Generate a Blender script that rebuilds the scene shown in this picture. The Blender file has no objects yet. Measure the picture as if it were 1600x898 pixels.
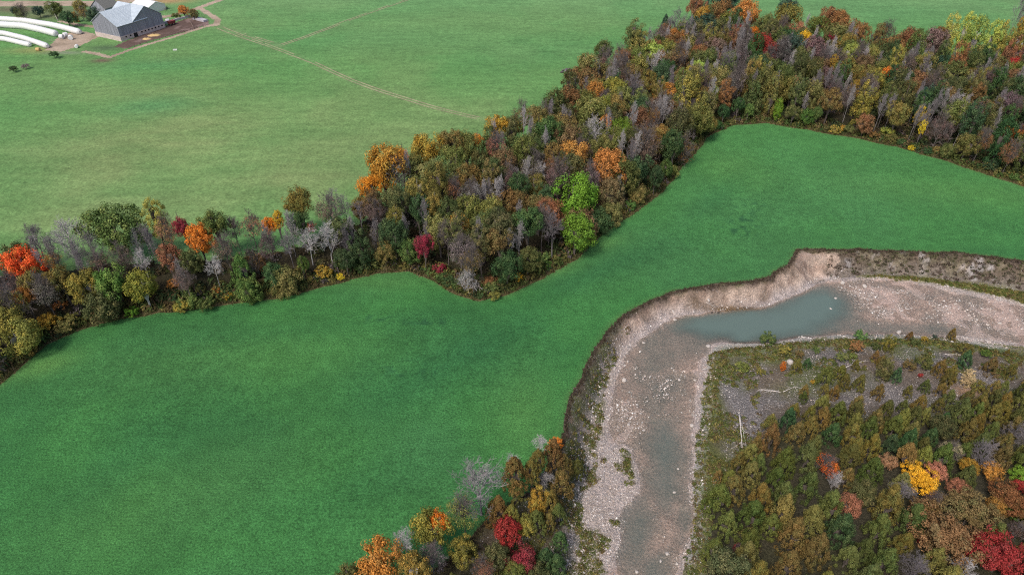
import bpy, math, random, re
import numpy as np

random.seed(7)
rng = np.random.default_rng(7)
R = math.radians
sc = bpy.context.scene
COL = sc.collection

# ------------------------------------------------------------------ camera, world, sun, exposure
CAM_H, PITCH = 110.0, 37.0
cd = bpy.data.cameras.new("camera")
cd.sensor_width = 36.0
cd.lens = 24.0
cd.clip_start = 1.0
cd.clip_end = 9000.0
cam = bpy.data.objects.new("camera", cd)
cam.location = (0, 0, CAM_H)
cam.rotation_euler = (R(90 - PITCH), 0, 0)
COL.objects.link(cam)
sc.camera = cam

SUN_EL, SUN_AZ = 52.0, 215.0          # azimuth measured from +Y clockwise
w = bpy.data.worlds.new("World")
sc.world = w
w.use_nodes = True
nt = w.node_tree
bg = nt.nodes["Background"]
sky = nt.nodes.new("ShaderNodeTexSky")
sky.sky_type = 'NISHITA'
sky.sun_disc = False
sky.sun_elevation = R(SUN_EL)
sky.sun_rotation = R(SUN_AZ)
sky.air_density = 1.0
sky.dust_density = 4.0
sky.ozone_density = 1.0
nt.links.new(sky.outputs[0], bg.inputs[0])
bg.inputs[1].default_value = 0.12
sl = bpy.data.lights.new("sun", 'SUN')
sl.energy = 1.9
sl.angle = R(13)
sl.color = (1.0, 0.93, 0.84)
so = bpy.data.objects.new("sun", sl)
so.rotation_euler = (R(90 - SUN_EL), 0, R(180 - SUN_AZ))
so.location = (0, 0, 200)
COL.objects.link(so)
vs = sc.view_settings
vs.view_transform = 'Standard'
vs.look = 'None'
vs.exposure = 0.42
vs.gamma = 1.0
vs.use_curve_mapping = False
sc.cycles.pixel_filter_type = 'BLACKMAN_HARRIS'
sc.cycles.filter_width = 1.1
sc.cycles.use_denoising = False
sc.cycles.max_bounces = 5
sc.cycles.diffuse_bounces = 3
sc.cycles.transparent_max_bounces = 6

# ------------------------------------------------------------------ a photograph's pixel -> a point of the place
F_PX = 24.0 / 36.0 * 1600.0
ct, st = math.cos(R(PITCH)), math.sin(R(PITCH))


def ray(u, v):
    a = (np.asarray(u, float) - 800.0) / F_PX
    b = (449.0 - np.asarray(v, float)) / F_PX
    return a, ct + b * st, -st + b * ct


def G(u, v, z=0.0):
    dx, dy, dz = ray(u, v)
    t = (z - CAM_H) / dz
    return (float(dx * t), float(dy * t))


def proj(x, y, z):
    d = y * ct - (z - CAM_H) * st
    up = y * st + (z - CAM_H) * ct
    return 800 + F_PX * x / d, 449 - F_PX * up / d, d


def poly(pts, z):
    return np.array([G(p[0], p[1], z) if len(p) == 2 else (p[0], p[1]) for p in pts])


Z_UP, Z_BED, Z_BAR = 6.0, -5.0, -3.9
E_PX = [(-250, 660), (-60, 625), (0, 598), (30, 573), (75, 538), (130, 513), (200, 496), (270, 487), (340, 479), (430, 466), (520, 446), (590, 427),
        (640, 424), (680, 439), (710, 461), (745, 471), (790, 461), (850, 434), (900, 405), (930, 375), (975, 345), (1030, 305), (1060, 270),
        (1085, 240), (1110, 212), (1150, 195), (1200, 193), (1260, 203), (1330, 215), (1400, 230), (1470, 250), (1540, 272), (1600, 292), (1750, 335), (1950, 390)]
C_PX = [(1950, 470), (1750, 430), (1600, 407), (1560, 402), (1500, 395), (1440, 392), (1380, 390), (1320, 390), (1270, 389), (1245, 390), (1235, 405),
        (1222, 420), (1200, 432), (1170, 439), (1130, 442), (1090, 446), (1050, 456), (1015, 470), (985, 485), (962, 503), (946, 521), (930, 545),
        (915, 570), (905, 592), (890, 625), (880, 655), (873, 690), (850, 740), (800, 785), (740, 835), (690, 880), (640, 925), (590, 990)]
FIELD = poly(E_PX + C_PX + [(400, 1150), (-500, 1150)], 0)
B_PX = [(-600, 470), (-300, 452), (0, 432), (100, 424), (170, 412), (300, 413), (450, 392), (560, 352), (600, 325), (700, 285), (780, 250), (860, 208),
        (900, 176), (940, 138), (1000, 108), (1070, 76), (1110, 64), (1150, 70), (1240, 78), (1330, 92), (1400, 110), (1500, 120), (1600, 122), (1800, 142), (2300, 170)]
PASTURE = np.vstack([poly(B_PX, Z_UP), [(3500, 900), (3500, 6000), (-3500, 6000), (-3500, 300)]])
FOOT_PX = [(880, 990), (890, 898), (905, 850), (913, 800), (917, 750), (924, 700), (933, 650), (940, 620), (950, 592), (965, 562), (985, 540), (1010, 524), (1040, 505),
           (1070, 493), (1110, 487), (1150, 484), (1190, 479), (1220, 472), (1250, 457), (1280, 441), (1320, 433), (1380, 430), (1450, 435), (1520, 443), (1600, 457), (1750, 480), (1950, 520)]
RIM_PX = [(1950, 600), (1750, 565), (1600, 542), (1540, 535), (1480, 528), (1400, 523), (1320, 523), (1250, 529), (1200, 536), (1150, 537), (1120, 540), (1107, 557),
          (1100, 600), (1094, 640), (1088, 690), (1083, 740), (1085, 780), (1088, 820), (1080, 860), (1070, 898), (1060, 990)]
RIVER = poly(FOOT_PX + RIM_PX, Z_BED)
BAR = poly([(1950, 625), (1750, 590), (1600, 562), (1500, 547), (1400, 540), (1300, 540), (1240, 546), (1180, 552), (1135, 560), (1122, 600), (1115, 660), (1108, 740),
            (1112, 830), (1100, 898), (1090, 990), (2300, 1150), (2600, 800)], Z_BAR)


def seg_dist(P, A, closed=True):
    """distance of points P (n,2) to a polyline A (m,2)"""
    out = np.full(len(P), 1e9)
    m = len(A) if closed else len(A) - 1
    for i in range(m):
        a = A[i]
        b = A[(i + 1) % len(A)]
        ab = b - a
        t = np.clip(((P - a) @ ab) / max(ab @ ab, 1e-9), 0, 1)
        q = P - a - t[:, None] * ab
        out = np.minimum(out, q[:, 0] ** 2 + q[:, 1] ** 2)
    return np.sqrt(out)


def inside(P, A):
    c = np.zeros(len(P), bool)
    x, y = P[:, 0], P[:, 1]
    for i in range(len(A)):
        x1, y1 = A[i]
        x2, y2 = A[i - 1]
        k = ((y1 > y) != (y2 > y))
        with np.errstate(divide='ignore', invalid='ignore'):
            c ^= k & (x < (x2 - x1) * (y - y1) / (y2 - y1) + x1)
    return c


def sdf(P, A):
    """negative inside"""
    d = seg_dist(P, A)
    return np.where(inside(P, A), -d, d)


TAB = rng.random((256, 256))


def vnoise(x, y, s, o=0):
    x = x / s + 37.3 * o
    y = y / s + 91.7 * o
    i, j = np.floor(x).astype(int), np.floor(y).astype(int)
    fx, fy = x - i, y - j
    fx = fx * fx * (3 - 2 * fx)
    fy = fy * fy * (3 - 2 * fy)
    g = lambda a, b: TAB[a & 255, b & 255]
    return (g(i, j) * (1 - fx) + g(i + 1, j) * fx) * (1 - fy) + (g(i, j + 1) * (1 - fx) + g(i + 1, j + 1) * fx) * fy


def fbm(x, y, s, o=0, n=4):
    v, a, t = 0, 1.0, 0
    for k in range(n):
        v = v + a * vnoise(x, y, s / 2 ** k, o + k * 3.1)
        t += a
        a *= 0.5
    return v / t


def sm(e0, e1, x):
    t = np.clip((x - e0) / (e1 - e0), 0, 1)
    return t * t * (3 - 2 * t)


def at(u, v, z, x, y, rx, ry, ang=0):
    """soft blob 0..1 around the place seen at u,v; radii in metres"""
    cx, cy = G(u, v, z)
    dx, dy = x - cx, y - cy
    c, s = math.cos(R(ang)), math.sin(R(ang))
    a, b = dx * c + dy * s, -dx * s + dy * c
    return np.exp(-((a / rx) ** 2 + (b / ry) ** 2))


# ------------------------------------------------------------------ the terrain's height
def grow(a, b, s0, ext, k=1.18):
    core = list(np.arange(a, b, s0))
    s = s0
    hi, lo = [], []
    x = core[-1]
    while x < ext:
        s *= k
        x += s
        hi.append(x)
    s = s0
    x = a
    while x > -ext:
        s *= k
        x -= s
        lo.append(x)
    return np.array(lo[::-1] + core + hi)


gx = grow(-300, 340, 0.85, 4000)
ys = [30.0]
while ys[-1] < 460:
    ys.append(ys[-1] + (0.62 if ys[-1] < 215 else 0.62 + (ys[-1] - 215) * 0.0035))
s = 1.5
while ys[-1] < 5500:
    s *= 1.18
    ys.append(ys[-1] + s)
gy = np.array([-400, -150, -60, -20, 0, 12, 20, 26] + ys)
XX, YY = np.meshgrid(gx, gy)
P = np.stack([XX.ravel(), YY.ravel()], 1)
cell = 0.45


def snap(P, A):
    d = np.full(len(P), 1e9)
    best = P.copy()
    for i in range(len(A)):
        a = A[i]
        b = A[(i + 1) % len(A)]
        ab = b - a
        t = np.clip(((P - a) @ ab) / max(ab @ ab, 1e-9), 0, 1)
        q = a + t[:, None] * ab
        dd = ((P - q) ** 2).sum(1)
        k = dd < d
        d[k] = dd[k]
        best[k] = q[k]
    k = (d < cell ** 2) & (P[:, 1] < 470) & (abs(P[:, 0]) < 340) & (P[:, 1] > 28)
    P[k] = best[k]


def jag(A, amp):
    """add in-between points so that an edge traced in the photo is as uneven as a real one"""
    out = []
    for i in range(len(A)):
        a, b = A[i], A[(i + 1) % len(A)]
        L = np.hypot(*(b - a))
        n = int(min(max(L / 3.0, 1), 30)) if L < 200 else 1
        for k in range(n):
            p = a + (b - a) * k / n
            o = np.array([vnoise(p[0], p[1], 4.0, 5) - .5, vnoise(p[0], p[1], 4.0, 9) - .5]) * 2 * amp
            out.append(p + (o if L < 200 else 0))
    return np.array(out)




def grid_sdf(A, step=1):
    """signed distance of the grid's points to a fine polygon: exact within 14 m, by a coarser polygon beyond"""
    coarse = A[::step]
    D = seg_dist(P, coarse)
    D = np.where(D > 14, D, 14.0).reshape(XX.shape) ** 2
    C = np.zeros(XX.shape, bool)
    for i in range(len(A)):
        a, b = A[i - 1], A[i]
        i0, i1 = np.searchsorted(gx, [min(a[0], b[0]) - 15, max(a[0], b[0]) + 15])
        j0, j1 = np.searchsorted(gy, [min(a[1], b[1]) - 15, max(a[1], b[1]) + 15])
        if np.hypot(*(b - a)) < 200:
            q = PG[j0:j1, i0:i1]
            ab = b - a
            t = np.clip(((q - a) @ ab) / max(ab @ ab, 1e-9), 0, 1)
            e = q - a - t[..., None] * ab
            D[j0:j1, i0:i1] = np.minimum(D[j0:j1, i0:i1], (e ** 2).sum(-1))
        j0, j1 = np.searchsorted(gy, [min(a[1], b[1]) - 1, max(a[1], b[1]) + 1])
        q = PG[j0:j1]
        k = (a[1] > q[..., 1]) != (b[1] > q[..., 1])
        if a[1] != b[1]:
            C[j0:j1] ^= k & (q[..., 0] < (b[0] - a[0]) * (q[..., 1] - a[1]) / (b[1] - a[1]) + a[0])
    D = np.sqrt(D)
    return np.where(C, -D, D).ravel()


FIELD0, RIVER0, BAR0 = FIELD, RIVER, BAR
FIELD, RIVER, BAR = jag(FIELD, 0.6), jag(RIVER, 0.7), jag(BAR, 1.0)
PG = P.reshape(XX.shape + (2,))
dF, dR = grid_sdf(FIELD, 3), grid_sdf(RIVER, 3)
for A, dd in ((FIELD, dF), (RIVER, dR)):
    k = np.where((abs(dd) < 1.2) & (P[:, 1] < 470) & (abs(P[:, 0]) < 340) & (P[:, 1] > 28))[0]
    sub = P[k].copy()
    snap(sub, A)
    P[k] = sub
x, y = P[:, 0], P[:, 1]
PG = P.reshape(XX.shape + (2,))
dF, dR, dB = grid_sdf(FIELD, 3), grid_sdf(RIVER, 3), grid_sdf(BAR, 3)
dU = sdf(P, PASTURE)
ws = [1 / (np.maximum(d, 0) ** 2 + 0.02) for d in (dF, dU, dR, dB)]
Z = (ws[1] * Z_UP + ws[2] * Z_BED + ws[3] * Z_BAR) / sum(ws)
near = (y < 470)
inn = (dF < 0) | (dU < 0) | (dR < 0) | (dB < 0)
mid = sm(0, 2.5, np.minimum.reduce([abs(dF), abs(dU), abs(dR), abs(dB)]))
Z += np.where(inn, 0, 1) * mid * (fbm(x, y, 5, 2) - .5) * 1.8
# gullies down the bluff
bluffy = sm(0.2, 1.5, dF) * sm(0.2, 1.5, dR) * (1 - sm(9, 14, dF)) * (1 - sm(9, 14, dR))
Z += bluffy * ((fbm(x, y, 2.2, 7, 3) - .5) * 1.5 + (fbm(x, y, 6, 8, 2) - .5) * 1.8)
Z += np.where(dF < 0, (fbm(x, y, 55, 11) - .5) * 1.0 * sm(0, 25, -dF), 0)
Z += np.where(dU < 0, (fbm(x, y, 70, 13) - .5) * 2.5 * sm(0, 25, -dU), 0)
Z += np.where(dB < 0, (fbm(x, y, 12, 17) - .5) * 1.0 * sm(0, 6, -dB), 0)
# gravel bars and pools of the bed
GRAVEL = [poly([(1045, 500), (1000, 530), (975, 556), (962, 590), (955, 625), (948, 660), (952, 690), (985, 700), (998, 735), (1000, 770), (980, 800), (974, 830), (968, 860), (952, 898), (945, 990),
                (860, 990), (890, 800), (915, 640), (960, 550), (1030, 495)], Z_BED),
          poly([(1100, 560), (1108, 536), (1122, 527), (1145, 530), (1165, 540), (1130, 570)], Z_BED),
          poly([(1040, 498), (1110, 484), (1180, 479), (1225, 468), (1262, 448), (1290, 438), (1400, 436), (1520, 462), (1620, 482), (1620, 440), (1280, 425), (1000, 480)], Z_BED),
          poly([(1186, 534), (1215, 529), (1250, 531), (1262, 524), (1285, 525), (1270, 536), (1200, 542)], Z_BED),
          poly([(1640, 545), (1520, 527), (1475, 522), (1475, 530), (1640, 555)], Z_BED),
          poly([(1064, 880), (1075, 842), (1082, 832), (1092, 845), (1085, 990), (1050, 990)], Z_BED),
          poly([(1080, 700), (1086, 640), (1092, 600), (1098, 560), (1106, 560), (1094, 700), (1092, 790), (1078, 790)], Z_BED)]
POOLS = [(poly([(1062, 512), (1085, 494), (1140, 490), (1200, 484), (1250, 463), (1290, 455), (1312, 470), (1318, 488), (1296, 508), (1260, 520), (1220, 524), (1180, 530), (1158, 540), (1140, 524), (1100, 522)], Z_BED), 1.5, 9.0),
         (poly([(1022, 660), (1045, 655), (1062, 690), (1058, 760), (1040, 790), (1022, 760), (1018, 700)], Z_BED), 0.8, 6.0),
         (poly([(985, 800), (1010, 775), (1015, 830), (1000, 880), (985, 900), (975, 860)], Z_BED), 0.62, 5),
         (poly([(1062, 790), (1078, 800), (1076, 840), (1060, 850)], Z_BED), 0.45, 2.5),
         (poly([(1010, 870), (1040, 860), (1040, 960), (990, 960)], Z_BED), 0.5, 3),
         (poly([(1320, 500), (1400, 506), (1470, 510), (1500, 516), (1440, 520), (1330, 518)], Z_BED), 0.45, 3),
         (poly([(985, 560), (1020, 522), (1060, 500), (1140, 495), (1190, 530), (1140, 528), (1100, 545), (1050, 575), (1010, 600)], Z_BED), 0.42, 5.0),
         (poly([(985, 585), (1010, 570), (1060, 585), (1072, 640), (1062, 690), (1030, 690), (1010, 640)], Z_BED), 0.34, 5.0),
         (poly([(975, 590), (985, 575), (1000, 590), (990, 620), (975, 615)], Z_BED), 0.25, 2.0)]
rk = np.where(dR < 3)[0]
dG = np.full(len(P), 1e3)
dG[rk] = np.minimum.reduce([sdf(P[rk], g) for g in GRAVEL])
Z += np.where(dR < 0, (fbm(x, y, 7, 21) - .5) * 0.26 + (vnoise(x, y, 1.7, 23) - .5) * 0.10 - 0.05, 0)
Z += np.where(dR < 0, 0.40 * sm(0.8, -1.6, dG + (fbm(x, y, 4, 5) - .5) * 3), 0)
pool = np.zeros(len(P))
for A, dep, soft in POOLS:
    pool[rk] = np.maximum(pool[rk], dep * sm(soft * 0.8, -soft * .5, sdf(P[rk], A) + (fbm(x[rk], y[rk], 6, 31) - .5) * 2.5))
Z -= np.where(dR < 0, pool * sm(0, 1.5, -dR), 0)
LEVEL = -5.03
ZG = Z.reshape(XX.shape)
PG = P.reshape(XX.shape + (2,))


def gi(arr, px, py):
    """bilinear look-up in the terrain grid"""
    i = np.clip(np.searchsorted(gx, px) - 1, 0, len(gx) - 2)
    j = np.clip(np.searchsorted(gy, py) - 1, 0, len(gy) - 2)
    a = np.clip((px - gx[i]) / (gx[i + 1] - gx[i]), 0, 1)
    b = np.clip((py - gy[j]) / (gy[j + 1] - gy[j]), 0, 1)
    return (arr[j, i] * (1 - a) + arr[j, i + 1] * a) * (1 - b) + (arr[j + 1, i] * (1 - a) + arr[j + 1, i + 1] * a) * b


def H(px, py):
    return gi(ZG, np.asarray(px, float), np.asarray(py, float))


DF, DU, DR, DB = [d.reshape(XX.shape) for d in (dF, dU, dR, dB)]

# ------------------------------------------------------------------ materials


def nodes(name):
    m = bpy.data.materials.new(name)
    m.use_nodes = True
    t = m.node_tree
    t.nodes.clear()
    return m, t, t.nodes.new("ShaderNodeOutputMaterial")


def N(t, kind, **kw):
    n = t.nodes.new("ShaderNode" + kind)
    for k, v in kw.items():
        if k.startswith("i_"):
            key = k[2:]
            n.inputs[int(key) if key.isdigit() else key].default_value = v
        else:
            setattr(n, k, v)
    return n


def math_(t, op, a, b=None, clamp=False):
    n = t.nodes.new("ShaderNodeMath")
    n.operation = op
    n.use_clamp = clamp
    for i, q in enumerate((a, b)):
        if q is None:
            continue
        if isinstance(q, (int, float)):
            n.inputs[i].default_value = q
        else:
            t.links.new(q, n.inputs[i])
    return n.outputs[0]


def mix_(t, f, a, b, mode='MIX'):
    n = t.nodes.new("ShaderNodeMix")
    n.data_type = 'RGBA'
    n.blend_type = mode
    for i, q in ((0, f), (6, a), (7, b)):
        if isinstance(q, (int, float)):
            n.inputs[i].default_value = q
        elif isinstance(q, tuple):
            n.inputs[i].default_value = (*q, 1)
        else:
            t.links.new(q, n.inputs[i])
    return n.outputs[2]


def remap(t, v, a, b, c, d):
    n = t.nodes.new("ShaderNodeMapRange")
    t.links.new(v, n.inputs[0])
    for i, q in enumerate((a, b, c, d)):
        n.inputs[i + 1].default_value = q
    return n.outputs[0]


def coords(t, stretch=None, rot=0):
    tc = N(t, "TexCoord")
    mp = N(t, "Mapping")
    t.links.new(tc.outputs["Object"], mp.inputs[0])
    if stretch:
        mp.inputs["Scale"].default_value = stretch
    mp.inputs["Rotation"].default_value = (0, 0, rot)
    return mp.outputs[0]


def noise(t, vec, scale, detail=4, rough=.55):
    n = N(t, "TexNoise")
    n.inputs["Scale"].default_value = scale
    n.inputs["Detail"].default_value = detail
    n.inputs["Roughness"].default_value = rough
    t.links.new(vec, n.inputs["Vector"])
    return n.outputs["Fac"]


def ground_mat(name, fine=(2.5, .5), rows=None, bump=.3, dist=.15, stones=False):
    m, t, out = nodes(name)
    c = N(t, "Attribute", attribute_name="Col").outputs["Color"]
    v = coords(t)
    n1 = noise(t, v, fine[0], 5, .65)
    k = remap(t, n1, .25, .75, 1 - fine[1], 1 + fine[1])
    n2 = noise(t, v, .35, 4)
    k = math_(t, 'MULTIPLY', k, remap(t, n2, .3, .7, .86, 1.14))
    if rows:
        vr = coords(t, rows[0], rows[1])
        k = math_(t, 'MULTIPLY', k, remap(t, noise(t, vr, 1.0, 3, .6), .3, .7, 1 - rows[2], 1 + rows[2]))
    comb = N(t, "CombineXYZ")
    for i in range(3):
        t.links.new(k, comb.inputs[i])
    col = mix_(t, 1.0, c, comb.outputs[0], 'MULTIPLY')
    h = n1
    if stones:
        sp = N(t, "Attribute", attribute_name="spk").outputs["Fac"]
        for sc_, thr in ((3.2, .34), (6.5, .36)):
            vo = N(t, "TexVoronoi")
            vo.inputs["Scale"].default_value = sc_
            t.links.new(v, vo.inputs["Vector"])
            sep = N(t, "SeparateColor")
            t.links.new(vo.outputs["Color"], sep.inputs[0])
            pick = math_(t, 'LESS_THAN', sep.outputs[0], sp)
            edge = math_(t, 'LESS_THAN', vo.outputs["Distance"], thr * 1.1)
            f = math_(t, 'MULTIPLY', pick, edge)
            tone = remap(t, sep.outputs[1], 0, 1, .55, 1.25)
            cb = N(t, "CombineXYZ")
            for i in range(3):
                t.links.new(tone, cb.inputs[i])
            stone = mix_(t, 1.0, (.46, .43, .42), cb.outputs[0], 'MULTIPLY')
            col = mix_(t, math_(t, 'MULTIPLY', f, .85), col, stone)
            h = math_(t, 'ADD', h, math_(t, 'MULTIPLY', f, .5))
    b = N(t, "Bump", i_Strength=bump, i_Distance=dist)
    t.links.new(h, b.inputs["Height"])
    p = N(t, "BsdfPrincipled", i_Roughness=.95)
    p.inputs["Specular IOR Level"].default_value = .15
    t.links.new(col, p.inputs["Base Color"])
    t.links.new(b.outputs[0], p.inputs["Normal"])
    t.links.new(p.outputs[0], out.inputs[0])
    return m


def plain(name, col, rough=.8, var=.2, scale=3.0, stretch=None, spec=.2, metal=0, bump=0.0):
    m, t, out = nodes(name)
    v = coords(t, stretch)
    n = noise(t, v, scale, 5, .6)
    k = remap(t, n, .25, .75, 1 - var, 1 + var)
    comb = N(t, "CombineXYZ")
    for i in range(3):
        t.links.new(k, comb.inputs[i])
    c = mix_(t, 1.0, tuple(col), comb.outputs[0], 'MULTIPLY')
    p = N(t, "BsdfPrincipled", i_Roughness=rough, i_Metallic=metal)
    p.inputs["Specular IOR Level"].default_value = spec
    t.links.new(c, p.inputs["Base Color"])
    if bump:
        b = N(t, "Bump", i_Strength=bump, i_Distance=.05)
        t.links.new(n, b.inputs["Height"])
        t.links.new(b.outputs[0], p.inputs["Normal"])
    t.links.new(p.outputs[0], out.inputs[0])
    return m


def leaf_mat():
    m, t, out = nodes("foliage")
    oi = N(t, "ObjectInfo")
    b = N(t, "Attribute", attribute_name="tint_b", attribute_type='OBJECT').outputs["Color"]
    cl = N(t, "Attribute", attribute_name="clump").outputs["Fac"]
    lf = N(t, "Attribute", attribute_name="leaf").outputs["Fac"]
    f = remap(t, cl, .55, .8, 0, 1)
    col = mix_(t, f, oi.outputs["Color"], b)
    k = math_(t, 'MULTIPLY', remap(t, lf, 0, 1, .5, 1.6), remap(t, cl, 0, 1, .75, 1.25))
    k = math_(t, 'MULTIPLY', k, remap(t, oi.outputs["Random"], 0, 1, .95, 1.4))
    comb = N(t, "CombineXYZ")
    for i in range(3):
        t.links.new(k, comb.inputs[i])
    col = mix_(t, 1.0, col, comb.outputs[0], 'MULTIPLY')
    d = N(t, "BsdfDiffuse")
    tr = N(t, "BsdfTranslucent")
    mx = N(t, "MixShader", i_0=.12)
    t.links.new(col, d.inputs[0])
    t.links.new(col, tr.inputs[0])
    t.links.new(d.outputs[0], mx.inputs[1])
    t.links.new(tr.outputs[0], mx.inputs[2])
    t.links.new(mx.outputs[0], out.inputs[0])
    return m


def mass_mat(name, trans=.2):
    m, t, out = nodes(name)
    c = N(t, "Attribute", attribute_name="Col").outputs["Color"]
    d = N(t, "BsdfDiffuse")
    tr = N(t, "BsdfTranslucent")
    mx = N(t, "MixShader", i_0=trans)
    t.links.new(c, d.inputs[0])
    t.links.new(c, tr.inputs[0])
    t.links.new(d.outputs[0], mx.inputs[1])
    t.links.new(tr.outputs[0], mx.inputs[2])
    t.links.new(mx.outputs[0], out.inputs[0])
    return m


def bark_mat():
    m, t, out = nodes("bark")
    oi = N(t, "ObjectInfo")
    n = noise(t, coords(t, (8, 8, 2)), 3, 4)
    k = remap(t, n, .3, .7, .7, 1.3)
    comb = N(t, "CombineXYZ")
    for i in range(3):
        t.links.new(k, comb.inputs[i])
    col = mix_(t, 1.0, oi.outputs["Color"], comb.outputs[0], 'MULTIPLY')
    d = N(t, "BsdfDiffuse")
    t.links.new(col, d.inputs[0])
    t.links.new(d.outputs[0], out.inputs[0])
    return m


def water_mat():
    m, t, out = nodes("river_water")
    dep = N(t, "Attribute", attribute_name="depth").outputs["Fac"]
    v = coords(t)
    murk = remap(t, dep, 0.03, 1.45, .0, .95)
    d = N(t, "BsdfDiffuse")
    d.inputs[0].default_value = (.112, .158, .142, 1)
    tr = N(t, "BsdfTransparent")
    tr.inputs[0].default_value = (.93, .945, .94, 1)
    m1 = N(t, "MixShader")
    t.links.new(murk, m1.inputs[0])
    t.links.new(tr.outputs[0], m1.inputs[1])
    t.links.new(d.outputs[0], m1.inputs[2])
    g = N(t, "BsdfGlossy", i_Roughness=.16)
    bp = N(t, "Bump", i_Strength=.25, i_Distance=.05)
    t.links.new(noise(t, v, 2.2, 4, .6), bp.inputs["Height"])
    t.links.new(bp.outputs[0], g.inputs["Normal"])
    fr = N(t, "Fresnel", i_IOR=1.33)
    t.links.new(bp.outputs[0], fr.inputs["Normal"])
    m2 = N(t, "MixShader")
    t.links.new(fr.outputs[0], m2.inputs[0])
    t.links.new(m1.outputs[0], m2.inputs[1])
    t.links.new(g.outputs[0], m2.inputs[2])
    t.links.new(m2.outputs[0], out.inputs[0])
    return m


M_FIELD = ground_mat("crop_leaves", (2.6, .62), ((.10, 1.1, 1), R(-38), .045), .9, .3)
M_PAST = ground_mat("pasture_grass", (1.3, .42), ((.06, .35, 1), R(12), .10), .5, .2)
M_GROUND = ground_mat("rough_ground", (2.0, .5), None, 1.0, .6, stones=True)
M_DIRT = ground_mat("packed_dirt", (1.5, .28), None, .3, .1)
M_LEAF, M_BARK, M_MASS, M_WATER = leaf_mat(), bark_mat(), mass_mat("weeds_and_leaves"), water_mat()
M_STONE = mass_mat("limestone", 0.0)
M_LOG = plain("weathered_driftwood", (.50, .46, .43), .9, .3, 4)
M_BOARD = plain("weathered_grey_boards", (.27, .28, .33), .85, .45, 1.0, (2.6, 2.6, .12))
M_ROOF = plain("pale_metal_roof", (.42, .48, .54), .45, .16, 1.0, (1.4, .25, .25), spec=.4)
M_BASE = plain("whitewashed_stone", (.50, .42, .40), .9, .3, 1.2)
M_DARK = plain("dark_opening", (.02, .02, .022), .9)
M_PLAST = plain("white_plastic_wrap", (.66, .66, .66), .4, .14, 1.6, spec=.4, bump=.5)
M_SHING = plain("grey_shingles", (.16, .16, .15), .9, .35, 2.5)
M_RED = plain("faded_red_paint", (.22, .05, .05), .7)
M_HAY = plain("hay", (.50, .36, .17), .95, .3, 3)
M_CONC = plain("pale_concrete", (.42, .40, .44), .9, .15, 1)
M_WOOD = plain("old_fence_wood", (.20, .15, .13), .9, .3, 2)


# ------------------------------------------------------------------ mesh helpers
def mk_mesh(name, V, F, mat=None, attrs=None, smooth=False):
    V = np.asarray(V, np.float32)
    F = np.asarray(F, np.int32)
    me = bpy.data.meshes.new(name)
    me.vertices.add(len(V))
    me.vertices.foreach_set("co", V.ravel())
    me.loops.add(F.size)
    me.loops.foreach_set("vertex_index", F.ravel())
    me.polygons.add(len(F))
    me.polygons.foreach_set("loop_start", np.arange(0, F.size, F.shape[1], dtype=np.int32))
    me.update(calc_edges=True)
    me.polygons.foreach_set("use_smooth", np.full(len(F), smooth))
    for k, a in (attrs or {}).items():
        a = np.asarray(a, np.float32)
        if a.ndim == 2:
            at_ = me.attributes.new(k, 'FLOAT_COLOR', 'POINT')
            at_.data.foreach_set("color", np.hstack([a, np.ones((len(a), 1), np.float32)]).ravel())
        else:
            at_ = me.attributes.new(k, 'FLOAT', 'POINT')
            at_.data.foreach_set("value", a)
    if mat:
        me.materials.append(mat)
    return me


def link(name, me, parent=None, loc=(0, 0, 0)):
    o = bpy.data.objects.new(name, me)
    o.location = loc
    COL.objects.link(o)
    if parent:
        o.parent = parent
    return o


def tag(o, label=None, cat=None, group=None, kind=None):
    for k, q in (("label", label), ("category", cat), ("group", group), ("kind", kind)):
        if q:
            o[k] = q
    return o


def empty(name, loc, rz=0):
    o = bpy.data.objects.new(name, None)
    o.location = loc
    o.rotation_euler = (0, 0, rz)
    o.empty_display_size = .5
    COL.objects.link(o)
    return o


class MB:
    def __init__(s):
        s.v, s.f = [], []

    def box(s, x0, x1, y0, y1, z0, z1, M=None):
        n = len(s.v)
        s.v += [(x, y, z) for z in (z0, z1) for x, y in ((x0, y0), (x1, y0), (x1, y1), (x0, y1))]
        s.f += [tuple(n + i for i in q) for q in ((3, 2, 1, 0), (4, 5, 6, 7), (0, 1, 5, 4), (1, 2, 6, 5), (2, 3, 7, 6), (3, 0, 4, 7))]
        return s

    def face(s, *pts):
        n = len(s.v)
        s.v += list(pts)
        s.f.append(tuple(range(n, n + len(pts))))
        return s

    def tube(s, pts, rads, k=6, cap=True):
        n = len(s.v)
        pts = [np.array(p, float) for p in pts]
        for i, p in enumerate(pts):
            d = pts[min(i + 1, len(pts) - 1)] - pts[max(i - 1, 0)]
            d /= np.linalg.norm(d) + 1e-9
            a = np.cross(d, (0, 0, 1) if abs(d[2]) < .9 else (1, 0, 0))
            a /= np.linalg.norm(a)
            b = np.cross(d, a)
            for j in range(k):
                th = 2 * math.pi * j / k
                s.v.append(tuple(p + rads[i] * (a * math.cos(th) + b * math.sin(th))))
        for i in range(len(pts) - 1):
            for j in range(k):
                s.f.append((n + i * k + j, n + i * k + (j + 1) % k, n + (i + 1) * k + (j + 1) % k, n + (i + 1) * k + j))
        if cap:
            s.f.append(tuple(n + j for j in range(k))[::-1])
            s.f.append(tuple(n + (len(pts) - 1) * k + j for j in range(k)))
        return s

    def build(s, name, mat, parent=None, loc=(0, 0, 0), smooth=False):
        me = bpy.data.meshes.new(name)
        me.from_pydata(s.v, [], s.f)
        me.materials.append(mat)
        if smooth:
            for p in me.polygons:
                p.use_smooth = True
        return link(name, me, parent, loc)


# ------------------------------------------------------------------ ground surfaces
def pl(pts, z):
    return np.array([G(*p, z) for p in pts])


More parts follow.
